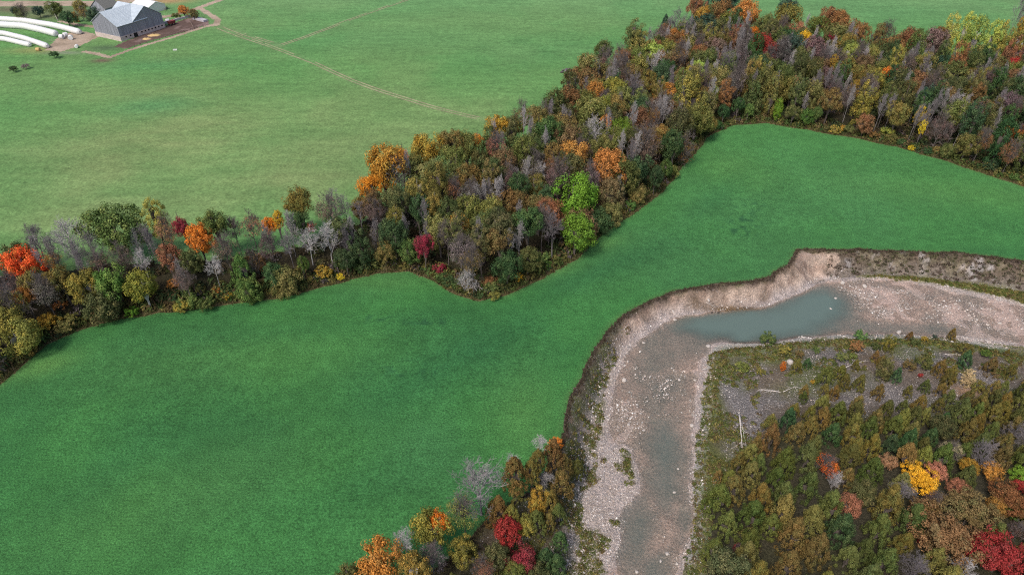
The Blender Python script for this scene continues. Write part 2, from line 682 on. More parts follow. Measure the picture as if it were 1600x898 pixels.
ROADS = [(pl([(420, -30), (345, 2), (300, 17), (262, 26), (236, 28)], Z_UP), 2.2),
         (pl([(312, 14), (328, 24), (341, 32), (338, 40), (326, 42)], Z_UP), 1.6),
         (pl([(338, 38), (290, 52), (240, 67), (200, 79), (172, 90)], Z_UP), 1.3),
         (pl([(172, 90), (150, 83), (132, 80)], Z_UP), 1.3),
         (pl([(160, 52), (140, 60), (120, 70), (96, 78)], Z_UP), 1.8),
         (pl([(155, 42), (120, 38), (95, 32)], Z_UP), 1.6),
         (pl([(-60, 4), (0, 6), (60, 5), (140, 6), (165, 8)], Z_UP), 5.5),
         (pl([(190, 3), (225, 2), (260, -5)], Z_UP), 4.0)]
YARD = poly([(190, 66), (250, 43), (300, 27), (325, 32), (327, 40), (290, 50), (240, 62), (196, 76), (178, 72)], Z_UP)
SIDE = poly([(88, 60), (100, 52), (128, 48), (150, 52), (135, 66), (96, 80), (70, 78)], Z_UP)
TRACKS = [(pl([(336, 42), (380, 60), (432, 76), (490, 98), (560, 130), (640, 157), (700, 174), (765, 190)], Z_UP)), (pl([(345, 40), (390, 58), (437, 71)], Z_UP)),
          (pl([(432, 73), (470, 60), (540, 33), (600, 12), (650, -5)], Z_UP))]


def lerp(a, b, f):
    return a * (1 - f[:, None]) + np.asarray(b) * f[:, None]


def col_field(x, y, d):
    c = np.tile((.043, .160, .043), (len(x), 1))
    n = fbm(x, y, 38, 41)
    n2 = fbm(x, y, 9, 43)
    c = lerp(c, (.027, .112, .038), sm(.45, .75, n) * .6)
    c = lerp(c, (.045, .150, .050), sm(.5, .2, n) * .8)
    far = np.clip((y - 130) / 220, 0, 1)
    c = lerp(c, (.076, .220, .068), far * .95 * sm(-60, 60, x))
    for u, v, rx, ry, an, k in ((70, 570, 7, 4, 25, .6), (930, 385, 9, 3, 30, .5), (860, 425, 9, 2.5, 20, .35), (1150, 262, 12, 14, 0, .3), (600, 440, 14, 4, 0, .25), (280, 780, 30, 12, 30, .2),
                                (350, 560, 40, 12, 5, .22), (820, 650, 8, 16, 0, .3), (1500, 300, 40, 10, -10, .25)):
        c = lerp(c, (.105, .235, .060), at(u, v, 0, x, y, rx, ry, an) * k)
    for u, v, rx, ry, an, k in ((1130, 300, 5, 26, -40, .5), (640, 600, 20, 9, 35, .6), (750, 540, 24, 6, 40, .5), (900, 440, 20, 4, 35, .5), (560, 760, 14, 6, 30, .35), (1000, 400, 26, 5, 30, .4), (420, 520, 30, 4, 8, .4)):
        c = lerp(c, (.018, .088, .036), at(u, v, 0, x, y, rx, ry, an) * k * .6)
    # thin crop marks
    for u, v, rx, ry in ((1162, 342, 5, 7), (1150, 360, 5, 3), (670, 502, 6, 2.2), (585, 497, 5, 1.6), (640, 575, 7, 3), (1180, 320, 3, 4)):
        k = at(u, v, 0, x, y, rx, ry)
        c = lerp(c, (.012, .050, .030), k * sm(.5, .8, vnoise(x, y, 1.3, 3)) * .55)
    c *= (0.86 + .28 * n2)[:, None]
    c = lerp(c, (.085, .16, .05), sm(-2.0, 0, d) * .6 * n2)
    return c


def col_past(x, y, d):
    c = np.tile((.094, .225, .070), (len(x), 1))
    n = fbm(x, y, 45, 51, 5)
    n2 = fbm(x * .45, y, 7, 53, 4)
    dry = .30 * sm(.4, .7, n)
    for u, v, rx, ry, an, k in ((300, 200, 45, 30, 10, .75), (420, 300, 60, 16, 15, .55), (120, 250, 40, 25, 0, .45), (260, 140, 30, 16, 0, .4), (700, 150, 60, 25, 0, .18), (550, 230, 50, 16, 25, .35), (60, 330, 40, 12, 0, .3)):
        dry = dry + k * at(u, v, Z_UP, x, y, rx, ry, an) * (.55 + .9 * n2)
    c = lerp(c, (.215, .235, .105), np.clip(dry * .62, 0, .7))
    for u, v, rx, ry, an, k in ((240, 165, 16, 9, 10, .7), (260, 100, 30, 8, 10, .5), (600, 60, 90, 25, 0, .35), (1330, 20, 100, 30, 0, .35), (860, 80, 40, 20, 20, .3)):
        c = lerp(c, (.070, .205, .078), at(u, v, Z_UP, x, y, rx, ry, an) * k)
    c = lerp(c, (.13, .26, .115), sm(330, 430, y) * .5)
    c *= (0.85 + .3 * n2)[:, None]
    P2 = np.stack([x, y], 1)
    kk = np.where((y < 500) & (x < 60))[0]
    for A in TRACKS:
        e = np.full(len(x), 99.0)
        e[kk] = seg_dist(P2[kk], A, False)
        k = np.exp(-((e - 1.0) / .6) ** 2) * .12 + np.exp(-(e / 3) ** 2) * .10
        c = lerp(c, (.24, .25, .15), np.clip(k, 0, 1) * (.4 + vnoise(x, y, 5, 3) * .8))
    c = lerp(c, (.11, .15, .06), sm(-3, 0, d) * .5)
    for u, v, rx, ry, k, cc in ((160, 95, 5, 3, .9, (.12, .075, .06)), (60, 78, 14, 5, .5, (.30, .24, .10)), (110, 62, 9, 4, .6, (.24, .22, .16)), (100, 20, 22, 14, .6, (.11, .10, .06)), (30, 14, 22, 8, .8, (.13, .085, .07)), (60, 24, 18, 5, .6, (.14, .14, .07)),
                                (165, 74, 9, 5, .8, (.07, .11, .06)), (100, 82, 9, 2.4, .6, (.2, .2, .17)), (215, 158/2, 2, 1, .0, (.5, .5, .5)), (260, 2, 14, 6, .7, (.42, .22, .12)), (240, -6, 30, 6, .8, (.4, .2, .12))):
        c = lerp(c, cc, at(u, v, Z_UP, x, y, rx, ry) * k)
    return c


def col_dirt(x, y, d):
    n = fbm(x, y, 6, 61)
    c = np.tile((.36, .285, .22), (len(x), 1))
    c = lerp(c, (.22, .17, .12), sm(.4, .7, n) * .6)
    return c


def col_yard(x, y, d):
    n = fbm(x, y, 5, 63)
    c = np.tile((.105, .070, .060), (len(x), 1))
    c = lerp(c, (.20, .14, .13), sm(.5, .7, n))
    return c


def col_slope(x, y, dF, dU, dR, dB):
    """everything between the flats: wood floor, bank, bluff, gravel shore"""
    n = fbm(x, y, 3.5, 71)
    n2 = fbm(x, y, 1.4, 73)
    c = np.tile((.034, .032, .018), (len(x), 1))  # leaf litter tone, darkened further to paint in shade under the crowns
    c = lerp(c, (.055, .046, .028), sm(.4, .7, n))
    # towards the river
    rv = sm(22, 10, np.minimum(dR, dB))
    tan = lerp(np.tile((.15, .115, .085), (len(x), 1)), (.09, .095, .045), sm(.4, .65, n))
    # pale clay bluff, where seen
    px, py, _ = proj(x, y, -2)
    clay_len = sm(940, 985, px) * sm(1350, 1290, px) + .35 * sm(1290, 1350, px)
    clay = lerp(np.tile((.44, .34, .275), (len(x), 1)), (.34, .245, .195), sm(.35, .7, n2))
    clay = lerp(clay, (.42, .36, .34), sm(3.2, .6, dR))
    clay = lerp(clay, (.17, .13, .10), sm(.58, .72, fbm(x, y, 4.5, 79)) * .8 * sm(.6, 2.5, dR))
    clay = lerp(clay, (.22, .15, .11), sm(2.6, 1.2, dF) * .5)
    clay = clay * (.72 + .56 * vnoise(x, y, .95, 78))[:, None]
    k = clay_len * sm(.9, 1.9, dF + (n2 - .5) * 1.2) * rv
    k = np.where(px > 1310, k * sm(.5, .6, n), k)
    tan = np.where((px > 1310)[:, None], tan * .9, tan)
    tan = lerp(tan, (.40, .37, .36), (px > 1300) * sm(.60, .70, fbm(x, y, 2.6, 76)) * .8)
    shore = sm(4.0, 1.0, dR + (n - .5) * 6) * (dR < dB)
    bank = lerp(tan, (.33, .30, .28), np.where(px < 985, shore * .5, shore * .25))
    weed = (px < 960) * sm(.50, .62, fbm(x, y, 3.2, 77)) * .8
    bank = lerp(bank, (.085, .095, .035), weed)
    strip = (px > 1345) * sm(1.2, .2, dR + (n2 - .5) * 1.0)
    bank = lerp(bank, (.15, .15, .055), strip)
    k = k * (1 - strip)
    crest = sm(1.2, .3, dF - (fbm(x, y, 4, 75) - .5) * 4) * (dF > 0)
    bank = lerp(bank, clay, np.clip(k, 0, 1))
    bank = lerp(bank, (.10, .075, .062), crest * rv * .8)
    c = lerp(c, np.array([0, 0, 0]), np.zeros(len(x)))
    c = c * (1 - rv[:, None]) + bank * rv[:, None]
    spk = rv * np.where(px < 985, .10 + .45 * shore + .12 * (n > .55), .03 + .25 * sm(2.2, .4, dR))
    # dry grass edge of the wood
    edge = sm(2.6, .6, dF) * (1 - rv)
    c = lerp(c, (.135, .115, .055), edge * .9)
    # pale eroded slope at the far west end of the wood
    c = lerp(c, (.42, .37, .35), np.clip(at(-4, 440, 4, x, y, 8, 6) * 1.3, 0, 1) * (1 - rv))
    c = lerp(c, (.14, .088, .040), np.clip(at(1150, 484, -5, x, y, 10, 1.5) * 1.2, 0, 1))
    # rim of the cedar flat
    rim = sm(2.5, 0, dR) * (dB < dF)
    gr = lerp(np.tile((.125, .13, .05), (len(x), 1)), (.10, .14, .05), sm(.45, .6, n))
    f = (dB < dF) * (dB < 6) * rv
    c = lerp(c, gr, f * .85)
    c = lerp(c, (.40, .37, .36), rim * f * .8 * (n > .4))
    spk = np.where(f > .5, .12 + .5 * rim * (n > .45), spk)
    return c, spk


def col_bed(x, y, z, dG, dR):
    n = fbm(x, y, 4, 81)
    n2 = fbm(x, y, 1.3, 83)
    c = np.tile((.46, .345, .295), (len(x), 1))
    c = lerp(c, (.38, .305, .26), sm(.4, .65, n))
    c = lerp(c, (.45, .34, .29), sm(.55, .3, n2) * .6)
    g = sm(1.2, -.8, dG + (n2 - .5) * 2.5)
    c = lerp(c, (.42, .36, .335), g * .85)
    px, py, _ = proj(x, y, -5)
    br = sm(.5, .8, g) * (px < 1010) * sm(.48, .56, fbm(x, y, 4.5, 85)) * sm(0, 2, dG * -1)
    c = lerp(c, (.11, .115, .045), br * .85)
    wd = np.interp(px, [1340, 1400, 1500, 1600, 1700], [0, 1.6, 3.0, 5.5, 7]) * (py < 500)
    olv = (wd > .1) * sm(1.0, -.6, -dR - wd + (n2 - .5) * 2.2)
    c = lerp(c, lerp(np.tile((.135, .135, .045), (len(x), 1)), (.19, .175, .06), sm(.4, .7, n2)), olv)
    c = lerp(c, (.16, .11, .06), np.clip(at(1150, 482, -5, x, y, 9, 1.3), 0, 1) * .9)
    clus = np.clip(at(1410, 470, -5, x, y, 22, 7, -12) + at(1480, 495, -5, x, y, 26, 5, -10) + .8 * at(950, 780, -5, x, y, 6, 10) + .5 * at(1000, 600, -5, x, y, 9, 10), 0, 1)
    spk = np.clip(.14 + .30 * clus * (n > .45) + .38 * g + .14 * (n > .55), 0, .7) * (1 - br) * (1 - olv)
    return c, spk


def col_bar(x, y, d):
    n = fbm(x, y, 6, 91)
    n2 = fbm(x, y, 1.6, 93)
    c = np.tile((.135, .108, .085), (len(x), 1))
    c = lerp(c, (.150, .132, .128), sm(.45, .62, n))
    c = lerp(c, (.105, .125, .05), sm(.5, .66, fbm(x, y, 8, 95)) * .7)
    spk = .10 + .34 * sm(.45, .6, n)
    for u, v, rx, ry, k in ((1145, 620, 3.5, 10, 1.0), (1165, 580, 3, 3, .6), (1420, 625, 14, 3, .8), (1350, 600, 8, 3, .6), (1530, 600, 10, 3, .7), (1180, 640, 5, 5, .6)):
        b = at(u, v, Z_BAR, x, y, rx, ry)
        c = lerp(c, (.165, .150, .145), b * k)
        spk = spk + .4 * b * k
    for u, v, rx, ry, k in ((1130, 575, 4, 4, .9), (1118, 620, 1.8, 10, .9), (1112, 720, 2.5, 10, .9), (1200, 560, 9, 3, .8), (1300, 536, 16, 2.5, .7), (1110, 760, 3, 9, .8), (1280, 590, 5, 3, .4), (1150, 740, 5, 8, .7), (1240, 612, 6, 3, .5)):
        b = at(u, v, Z_BAR, x, y, rx, ry)
        c = lerp(c, (.105, .12, .035), b * k * (.5 + n2))
        spk = spk * (1 - b * k)
    b = at(1510, 612, Z_BAR, x, y, 4, 2)
    c = lerp(c, (.40, .24, .14), b * .7)
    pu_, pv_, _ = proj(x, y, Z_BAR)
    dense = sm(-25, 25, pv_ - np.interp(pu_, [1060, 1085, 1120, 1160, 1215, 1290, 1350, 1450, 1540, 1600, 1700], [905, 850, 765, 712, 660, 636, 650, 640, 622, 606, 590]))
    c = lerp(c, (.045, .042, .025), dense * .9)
    return c, np.clip(spk * (1 - dense), 0, .7)


nx, ny = len(gx), len(gy)
I, J = np.meshgrid(np.arange(nx - 1), np.arange(ny - 1))
base = (J * nx + I).ravel()
QF = np.stack([base, base + 1, base + nx + 1, base + nx], 1)
fc = P[QF].mean(1)
fF, fU, fR, fB = [d[QF].mean(1) < 0 for d in (dF, dU, dR, dB)]
road = np.zeros(len(fc), bool)
k_far = fU & (fc[:, 1] > 300) & (fc[:, 1] < 480) & (fc[:, 0] < -60)
idx = np.where(k_far)[0]
for A, wd in ROADS:
    road[idx] |= seg_dist(fc[idx], A, False) < wd
yard = k_far & inside(fc, YARD) & ~road
side = k_far & inside(fc, SIDE) & ~road & ~yard
region = np.zeros(len(fc), int)          # 0 slope
region[fU] = 2
region[fF] = 1
region[fR] = 3
region[fB & ~fR] = 4
region[road | side] = 5
region[yard] = 6
names = ["wooded_slope", "crop_field", "pasture", "river_bed", "gravel_flat", "farm_road", "barnyard"]
glabels = ["shaded leaf litter slope and pale clay bank between the fields and the river", "dark green crop field filling the bend of the river",
           "pale green pasture with dry patches on the upper terrace", "stony river bed with white pebble bars", "rough gravel flat with weeds under the cedars",
           "pale dirt farm roads looping round the barn", "brown muddy cattle yard along the barn wall"]
mats = [M_GROUND, M_FIELD, M_PAST, M_GROUND, M_GROUND, M_DIRT, M_DIRT]
for r in range(7):
    q = QF[region == r]
    u_, inv = np.unique(q, return_inverse=True)
    X_, Y_, Z_ = P[u_, 0], P[u_, 1], Z[u_]
    att = {}
    if r == 0:
        c, spk = col_slope(X_, Y_, dF[u_], dU[u_], dR[u_], dB[u_])
        att["spk"] = spk
    elif r == 1:
        c = col_field(X_, Y_, dF[u_])
    elif r == 2:
        c = col_past(X_, Y_, dU[u_])
    elif r == 3:
        c, spk = col_bed(X_, Y_, Z_, dG[u_], dR[u_])
        att["spk"] = spk
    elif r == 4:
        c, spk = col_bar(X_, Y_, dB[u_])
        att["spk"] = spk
    elif r == 5:
        c = col_dirt(X_, Y_, None)
    else:
        c = col_yard(X_, Y_, None)
    att["Col"] = np.clip(c, 0, 1)
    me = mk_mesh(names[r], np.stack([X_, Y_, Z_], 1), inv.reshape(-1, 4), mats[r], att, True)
    tag(link(names[r], me), glabels[r], kind='structure')

# worn wheel lines across the pasture
V_, F_, C_ = [], [], []
for A in TRACKS:
    pts = []
    for a, b in zip(A[:-1], A[1:]):
        n_ = int(np.hypot(*(b - a)) / 1.5) + 1
        pts += [a + (b - a) * i / n_ for i in range(n_)]
    pts = np.array(pts)
    pts = np.array([pts[max(0, i - 5):i + 6].mean(0) for i in range(len(pts))])
    tg_ = np.gradient(pts, axis=0)
    tg_ /= np.linalg.norm(tg_, axis=1)[:, None]
    nn_ = np.stack([-tg_[:, 1], tg_[:, 0]], 1)
    for off in (-.85, .85):
        wdt = .22 + .16 * vnoise(pts[:, 0], pts[:, 1], 6, 4)
        base_ = len(V_)
        for i in range(len(pts)):
            for sgn in (-1, 1):
                q_ = pts[i] + nn_[i] * (off + sgn * wdt[i])
                V_.append((q_[0], q_[1], float(H(*q_)) + .07))
                C_.append(np.array((.27, .26, .16)) * (.8 + .4 * vnoise(q_[:1], q_[1:], 3, 2)[0]))
        for i in range(len(pts) - 1):
            if vnoise(pts[i:i + 1, 0], pts[i:i + 1, 1], 9, 6 + off)[0] < .25:
                continue
            b_ = base_ + 2 * i
            F_.append((b_, b_ + 1, b_ + 3, b_ + 2))
tag(link("farm_track", mk_mesh("farm_track", V_, F_, M_DIRT, {"Col": np.array(C_)})), "faint wheel track crossing the pasture from the barn to the wood", kind='structure')

# water
zf = Z[QF].min(1)
fdR = dR[QF].max(1)
wk = (fdR < 1.2) & (zf < LEVEL + .1) & (fc[:, 1] > 28) & (fc[:, 1] < 300)
q = QF[wk]
u_, inv = np.unique(q, return_inverse=True)
depth = np.clip(LEVEL - Z[u_], 0, 2)
me = mk_mesh("river_water", np.stack([P[u_, 0], P[u_, 1], np.full(len(u_), LEVEL)], 1), inv.reshape(-1, 4), M_WATER, {"depth": depth}, True)
tag(link("river_water", me), "shallow clear river water with a teal pool at the bend", kind='structure')

# ------------------------------------------------------------------ foliage prototypes (unit crowns: radius 1, centre at the origin)


def rand_dirs(n):
    d = rng.normal(size=(n, 3))
    return d / np.linalg.norm(d, axis=1)[:, None]


def leaf_quads(C, Nn, size, asp=1.0):
    """small folded leaf sprays at C with normals Nn"""
    n = len(C)
    t = np.cross(Nn, rand_dirs(n))
    t /= np.linalg.norm(t, axis=1)[:, None] + 1e-9
    b = np.cross(Nn, t)
    s = (size * rng.uniform(.6, 1.4, n))[:, None]
    V = np.stack([C - t * s * asp, C - b * s * .62 + Nn * s * .12, C + t * s * asp, C + b * s * .62 + Nn * s * .12], 1).reshape(-1, 3)
    return V, np.arange(4 * n).reshape(n, 4)


def crown(name, style, seed, clumps, per, size):
    global rng
    old = rng
    rng = np.random.default_rng(seed)
    lob = rng.integers(5, 9)
    ld = rand_dirs(lob)
    ld[:, 2] = np.abs(ld[:, 2]) * .9 - .15
    lr = rng.uniform(.45, .62, lob)
    lc = ld * (0.62 - lr[:, None] * .25)
    C = []
    while len(C) < clumps:
        d = rand_dirs(1)[0]
        if style in ('round', 'broad', 'thin'):
            k = rng.integers(lob)
            p = lc[k] + d * lr[k] * rng.uniform(.86, 1.12)
            if any(np.linalg.norm(p - lc[j]) < lr[j] * .72 for j in range(lob) if j != k):
                continue
            if style == 'broad':
                p = p * (1.12, 1.12, .85)
            if p[2] < -.75:
                continue
        elif style == 'tall':
            z = rng.uniform(-1.25, 1.2)
            prof = max(.12, (1 - abs((z + .15) / 1.4) ** 2.4)) ** .6
            th = rng.uniform(0, 6.28)
            rr = prof * (.82 + .22 * math.sin(3 * th + z * 3 + seed)) * rng.uniform(.75, 1.05)
            p = np.array([rr * math.cos(th), rr * math.sin(th), z])
        elif style == 'cedar':
            z = rng.uniform(0, 1) ** .8
            prof = (1 - z ** 1.5) ** .8 * (1 if z > .15 else .72 + 1.9 * z)
            th = rng.uniform(0, 6.28)
            rr = prof * (.9 + .16 * math.sin(5 * th + seed)) * rng.uniform(.8, 1.06)
            p = np.array([rr * math.cos(th), rr * math.sin(th), -1 + 2.1 * z])
        else:  # shrub
            z = rng.uniform(-.5, .8)
            th = rng.uniform(0, 6.28)
            rr = math.sqrt(max(0, 1 - (z / .85) ** 2 * .85)) * rng.uniform(.55, 1.05)
            p = np.array([rr * math.cos(th), rr * math.sin(th), z * .8])
        C.append(p)
    C = np.array(C)
    fill = int(clumps * .4) if style not in ('thin', 'cedar') else int(clumps * .1)
    C = np.vstack([C, C[:fill] * .55])
    n = len(C)
    cr = rng.uniform(.14, .25, n) * (1.0 if style != 'broad' else .8)
    if style == 'cedar':
        cr = rng.uniform(.13, .20, n)
    cl = rng.random(n)
    L = n * per
    k = np.repeat(np.arange(n), per)
    off = rand_dirs(L) * (rng.random(L) ** .28)[:, None]
    out = C / (np.linalg.norm(C, axis=1)[:, None] + 1e-9)
    if style == 'cedar':
        off = off * (.8, .8, 1.5)
        out = C * (1, 1, 0)
        out = out / (np.linalg.norm(out, axis=1)[:, None] + 1e-6)
        out[:, 2] += .55
    P_ = C[k] + off * cr[k][:, None]
    nn = out[k] * .35 + off * 1.3 + np.array([0, 0, .3]) + rand_dirs(L) * .4
    nn /= np.linalg.norm(nn, axis=1)[:, None]
    V, F = leaf_quads(P_, nn, size, 1.0 if style != 'cedar' else 1.25)
    lf = np.clip(rng.normal(.5, .22, L), 0, 1)
    me = mk_mesh(name, V, F, M_LEAF, {"clump": np.repeat(cl[k], 4), "leaf": np.repeat(lf, 4)})
    rng = old
    return me


CR = {'round': [crown("leaf_crown", 'round', 100 + i, 95, 62, .036) for i in range(5)],
      'broad': [crown("leaf_crown", 'broad', 200 + i, 150, 60, .030) for i in range(3)],
      'tall': [crown("leaf_crown", 'tall', 300 + i, 95, 62, .038) for i in range(4)],
      'thin': [crown("thin_leaf_crown", 'thin', 400 + i, 110, 22, .028) for i in range(3)],
      'cedar': [crown("cedar_crown", 'cedar', 500 + i, 105, 56, .036) for i in range(6)],
      'shrub': [crown("shrub_crown", 'shrub', 600 + i, 46, 44, .055) for i in range(4)]}


def branches(name, seed, spread=.75, n1=13, tw=.0046, up=.5):
    r = np.random.default_rng(seed)
    segs = []

    def go(p, d, L, rad, lvl):
        n = 3 if lvl < 3 else 2
        pts = [p]
        dd = d
        for i in range(n):
            dd = dd + r.normal(size=3) * (.13 + .05 * lvl) + np.array([0, 0, .10 * up])
            dd = dd / np.linalg.norm(dd)
            pts.append(pts[-1] + dd * L / n)
        segs.append((pts, rad, lvl))
        if lvl >= 4:
            return
        kids = (0, 7, 5, 4)[lvl]
        for i in range(kids):
            f = r.uniform(.25, 1.0)
            q = pts[min(int(f * n), n - 1)]
            q = q + (pts[min(int(f * n), n - 1) + 1] - q) * (f * n % 1)
            a = r.normal(size=3)
            a = a - dd * (a @ dd)
            a /= np.linalg.norm(a)
            ang = r.uniform(.45, .95)
            go(q, dd * math.cos(ang) + a * math.sin(ang), L * r.uniform(.42, .62), rad * .45, lvl + 1)

    # leader
    z = np.linspace(-1.3, .55, 6)
    lead = [np.array([r.normal() * .04, r.normal() * .04, q]) for q in z]
    lead[0][:2] = 0
    segs.append((lead, .030, 0))
    for i in range(n1):
        f = i / (n1 - 1)
        zz = -1.0 + 1.5 * f
        p = np.array([np.interp(zz, z, [a[0] for a in lead]), np.interp(zz, z, [a[1] for a in lead]), zz])
        th = i * 2.4 + r.uniform(-.4, .4)
        tilt = spread * (1.05 - .5 * f)
        d = np.array([math.cos(th) * math.sin(tilt), math.sin(th) * math.sin(tilt), math.cos(tilt)])
        go(p, d, (1.15 - .45 * f) * r.uniform(.8, 1.1), .026 - .010 * f, 1)
    V, F = [], []
    for pts, rad, lvl in segs:
        r1 = max(rad * .4, tw * .5) if lvl else .014
        rad = max(rad, tw)
        k = 3
        n = len(V)
        m = len(pts)
        for i, p in enumerate(pts):
            d = pts[min(i + 1, m - 1)] - pts[max(i - 1, 0)]
            d = d / (np.linalg.norm(d) + 1e-9)
            a = np.cross(d, (0, 0, 1) if abs(d[2]) < .9 else (1, 0, 0))
            a /= np.linalg.norm(a)
            b = np.cross(d, a)
            q = rad + (r1 - rad) * i / (m - 1)
            for j in range(k):
                th = 2.094 * j
                V.append(p + q * (a * math.cos(th) + b * math.sin(th)))
        for i in range(m - 1):
            for j in range(k):
                F.append((n + i * k + j, n + i * k + (j + 1) % k, n + (i + 1) * k + (j + 1) % k, n + (i + 1) * k + j))
    return mk_mesh(name, V, F, M_BARK)


BRN = [branches("branches", 720 + i, (.34, .42, .3)[i], 9, .0065, 1.0) for i in range(3)]
BR = [branches("branches", 700 + i, (.72, .9, .55, .8)[i], 13) for i in range(4)]


def trunk_mesh(seed, limbs=True):
    r = np.random.default_rng(seed)
    m = MB()
    pts = [(0, 0, -.03)] + [(r.normal() * .4, r.normal() * .4, z) for z in (.25, .5, .75, 1.0)]
    m.tube(pts, [1.35, 1.0, .85, .7, .5], 7)
    for k in range(3 if limbs else 0):
        a = k * 2.1 + r.uniform(0, 1)
        m.tube([(0, 0, .62 + .1 * k), (math.cos(a) * 4, math.sin(a) * 4, .85 + .06 * k), (math.cos(a) * 8, math.sin(a) * 8, 1.05 + .05 * k)], [.42, .26, .1], 5)
    me = bpy.data.meshes.new("trunk")
    me.from_pydata([tuple(p) for p in m.v], [], m.f)
    me.materials.append(M_BARK)
    return me


TR = [trunk_mesh(800 + i) for i in range(3)]
TRB = [trunk_mesh(810 + i, False) for i in range(3)]

# colours: main tint, second tint, words
PAL = {
    'olive': ((0.127, 0.137, 0.044), (0.169, 0.150, 0.052), "olive green"),
    'dolive': ((0.078, 0.096, 0.036), (0.111, 0.111, 0.042), "dark olive"),
    'green': ((0.072, 0.130, 0.036), (0.111, 0.156, 0.044), "leaf green"),
    'vgreen': ((.105, .190, .032), (.075, .150, .030), "fresh green"),
    'dgreen': ((0.042, 0.081, 0.034), (0.062, 0.098, 0.039), "dark green"),
    'bluegreen': ((0.039, 0.075, 0.055), (0.058, 0.091, 0.058), "dark bluish green"),
    'yolive': ((.175, .168, .046), (.24, .19, .045), "yellowish olive"),
    'lime': ((.150, .240, .034), (.105, .190, .030), "bright lime green"),
    'ygreen': ((0.338, 0.351, 0.078), (0.208, 0.260, 0.072), "pale yellow green"),
    'yellow': ((0.600, 0.370, 0.030), (0.420, 0.290, 0.035), "bright yellow"),
    'gold': ((0.330, 0.190, 0.034), (0.260, 0.195, 0.044), "golden yellow"),
    'orange': ((0.560, 0.200, 0.028), (0.380, 0.150, 0.030), "bright orange"),
    'dorange': ((.40, .175, .045), (.25, .13, .042), "burnt orange"),
    'salmon': ((.33, .150, .088), (.20, .105, .060), "salmon pink"),
    'rust': ((.205, .105, .048), (.135, .090, .042), "rusty brown"),
    'brown': ((.170, .115, .055), (.115, .100, .045), "dull brown"),
    'bronze': ((0.202, 0.140, 0.047), (0.130, 0.117, 0.042), "bronze green"),
    'red': ((.58, .095, .028), (.42, .13, .032), "fiery red"),
    'dred': ((0.300, 0.040, 0.036), (0.221, 0.046, 0.039), "deep red"),
    'crimson': ((0.215, 0.034, 0.047), (0.130, 0.036, 0.039), "dark crimson"),
    'plum': ((.140, .092, .085), (.105, .080, .066), "plum brown"),
    'grey': ((0.195, 0.169, 0.163), (0.130, 0.124, 0.104), "greyish"),
    'cream': ((0.480, 0.400, 0.200), (0.300, 0.270, 0.130), "cream coloured"),
    'white': ((.42, .40, .40), (.3, .3, .3), "pale grey"),
    'pale': ((.26, .245, .25), (.3, .3, .3), "pale grey"),
    'lilac': ((.175, .158, .168), (.2, .2, .2), "lilac grey"),
    'ced': ((.145, .116, .034), (.092, .092, .030), "bronze olive"),
    'cedg': ((.092, .105, .032), (.065, .084, .027), "olive green"),
    'cedb': ((.165, .110, .038), (.105, .086, .030), "rusty bronze"),
    'cedy': ((.170, .160, .044), (.110, .115, .034), "yellowish green"),
}
# kind: crown styles, crown height ratio, share of height below the crown's centre, names
KIND = {
    'M': ("maple_tree", 'round', 1.05, "maple", "maple tree"),
    'O': ("oak_tree", 'broad', .85, "oak", "oak tree"),
    'A': ("ash_tree", 'tall', 1.35, "tall ash", "ash tree"),
    'P': ("poplar_tree", 'tall', 1.7, "narrow poplar", "poplar tree"),
    'H': ("thinning_tree", 'thin', 1.15, "half bare tree", "thinning tree"),
    'B': ("bare_tree", None, 1.15, "leafless tree", "bare tree"),
    'C': ("cedar_tree", 'cedar', 1.25, "cedar", "cedar tree"),
    'S': ("shrub", 'shrub', .85, "shrub", "shrub"),
}
GROUPS = {'M': "maples in autumn colour", 'O': "oaks of the woods", 'A': "ashes of the woods", 'P': "poplars of the woods", 'H': "half bare trees", 'B': "leafless trees",
          'C': "cedars by the river", 'S': "shrubs along the edges"}

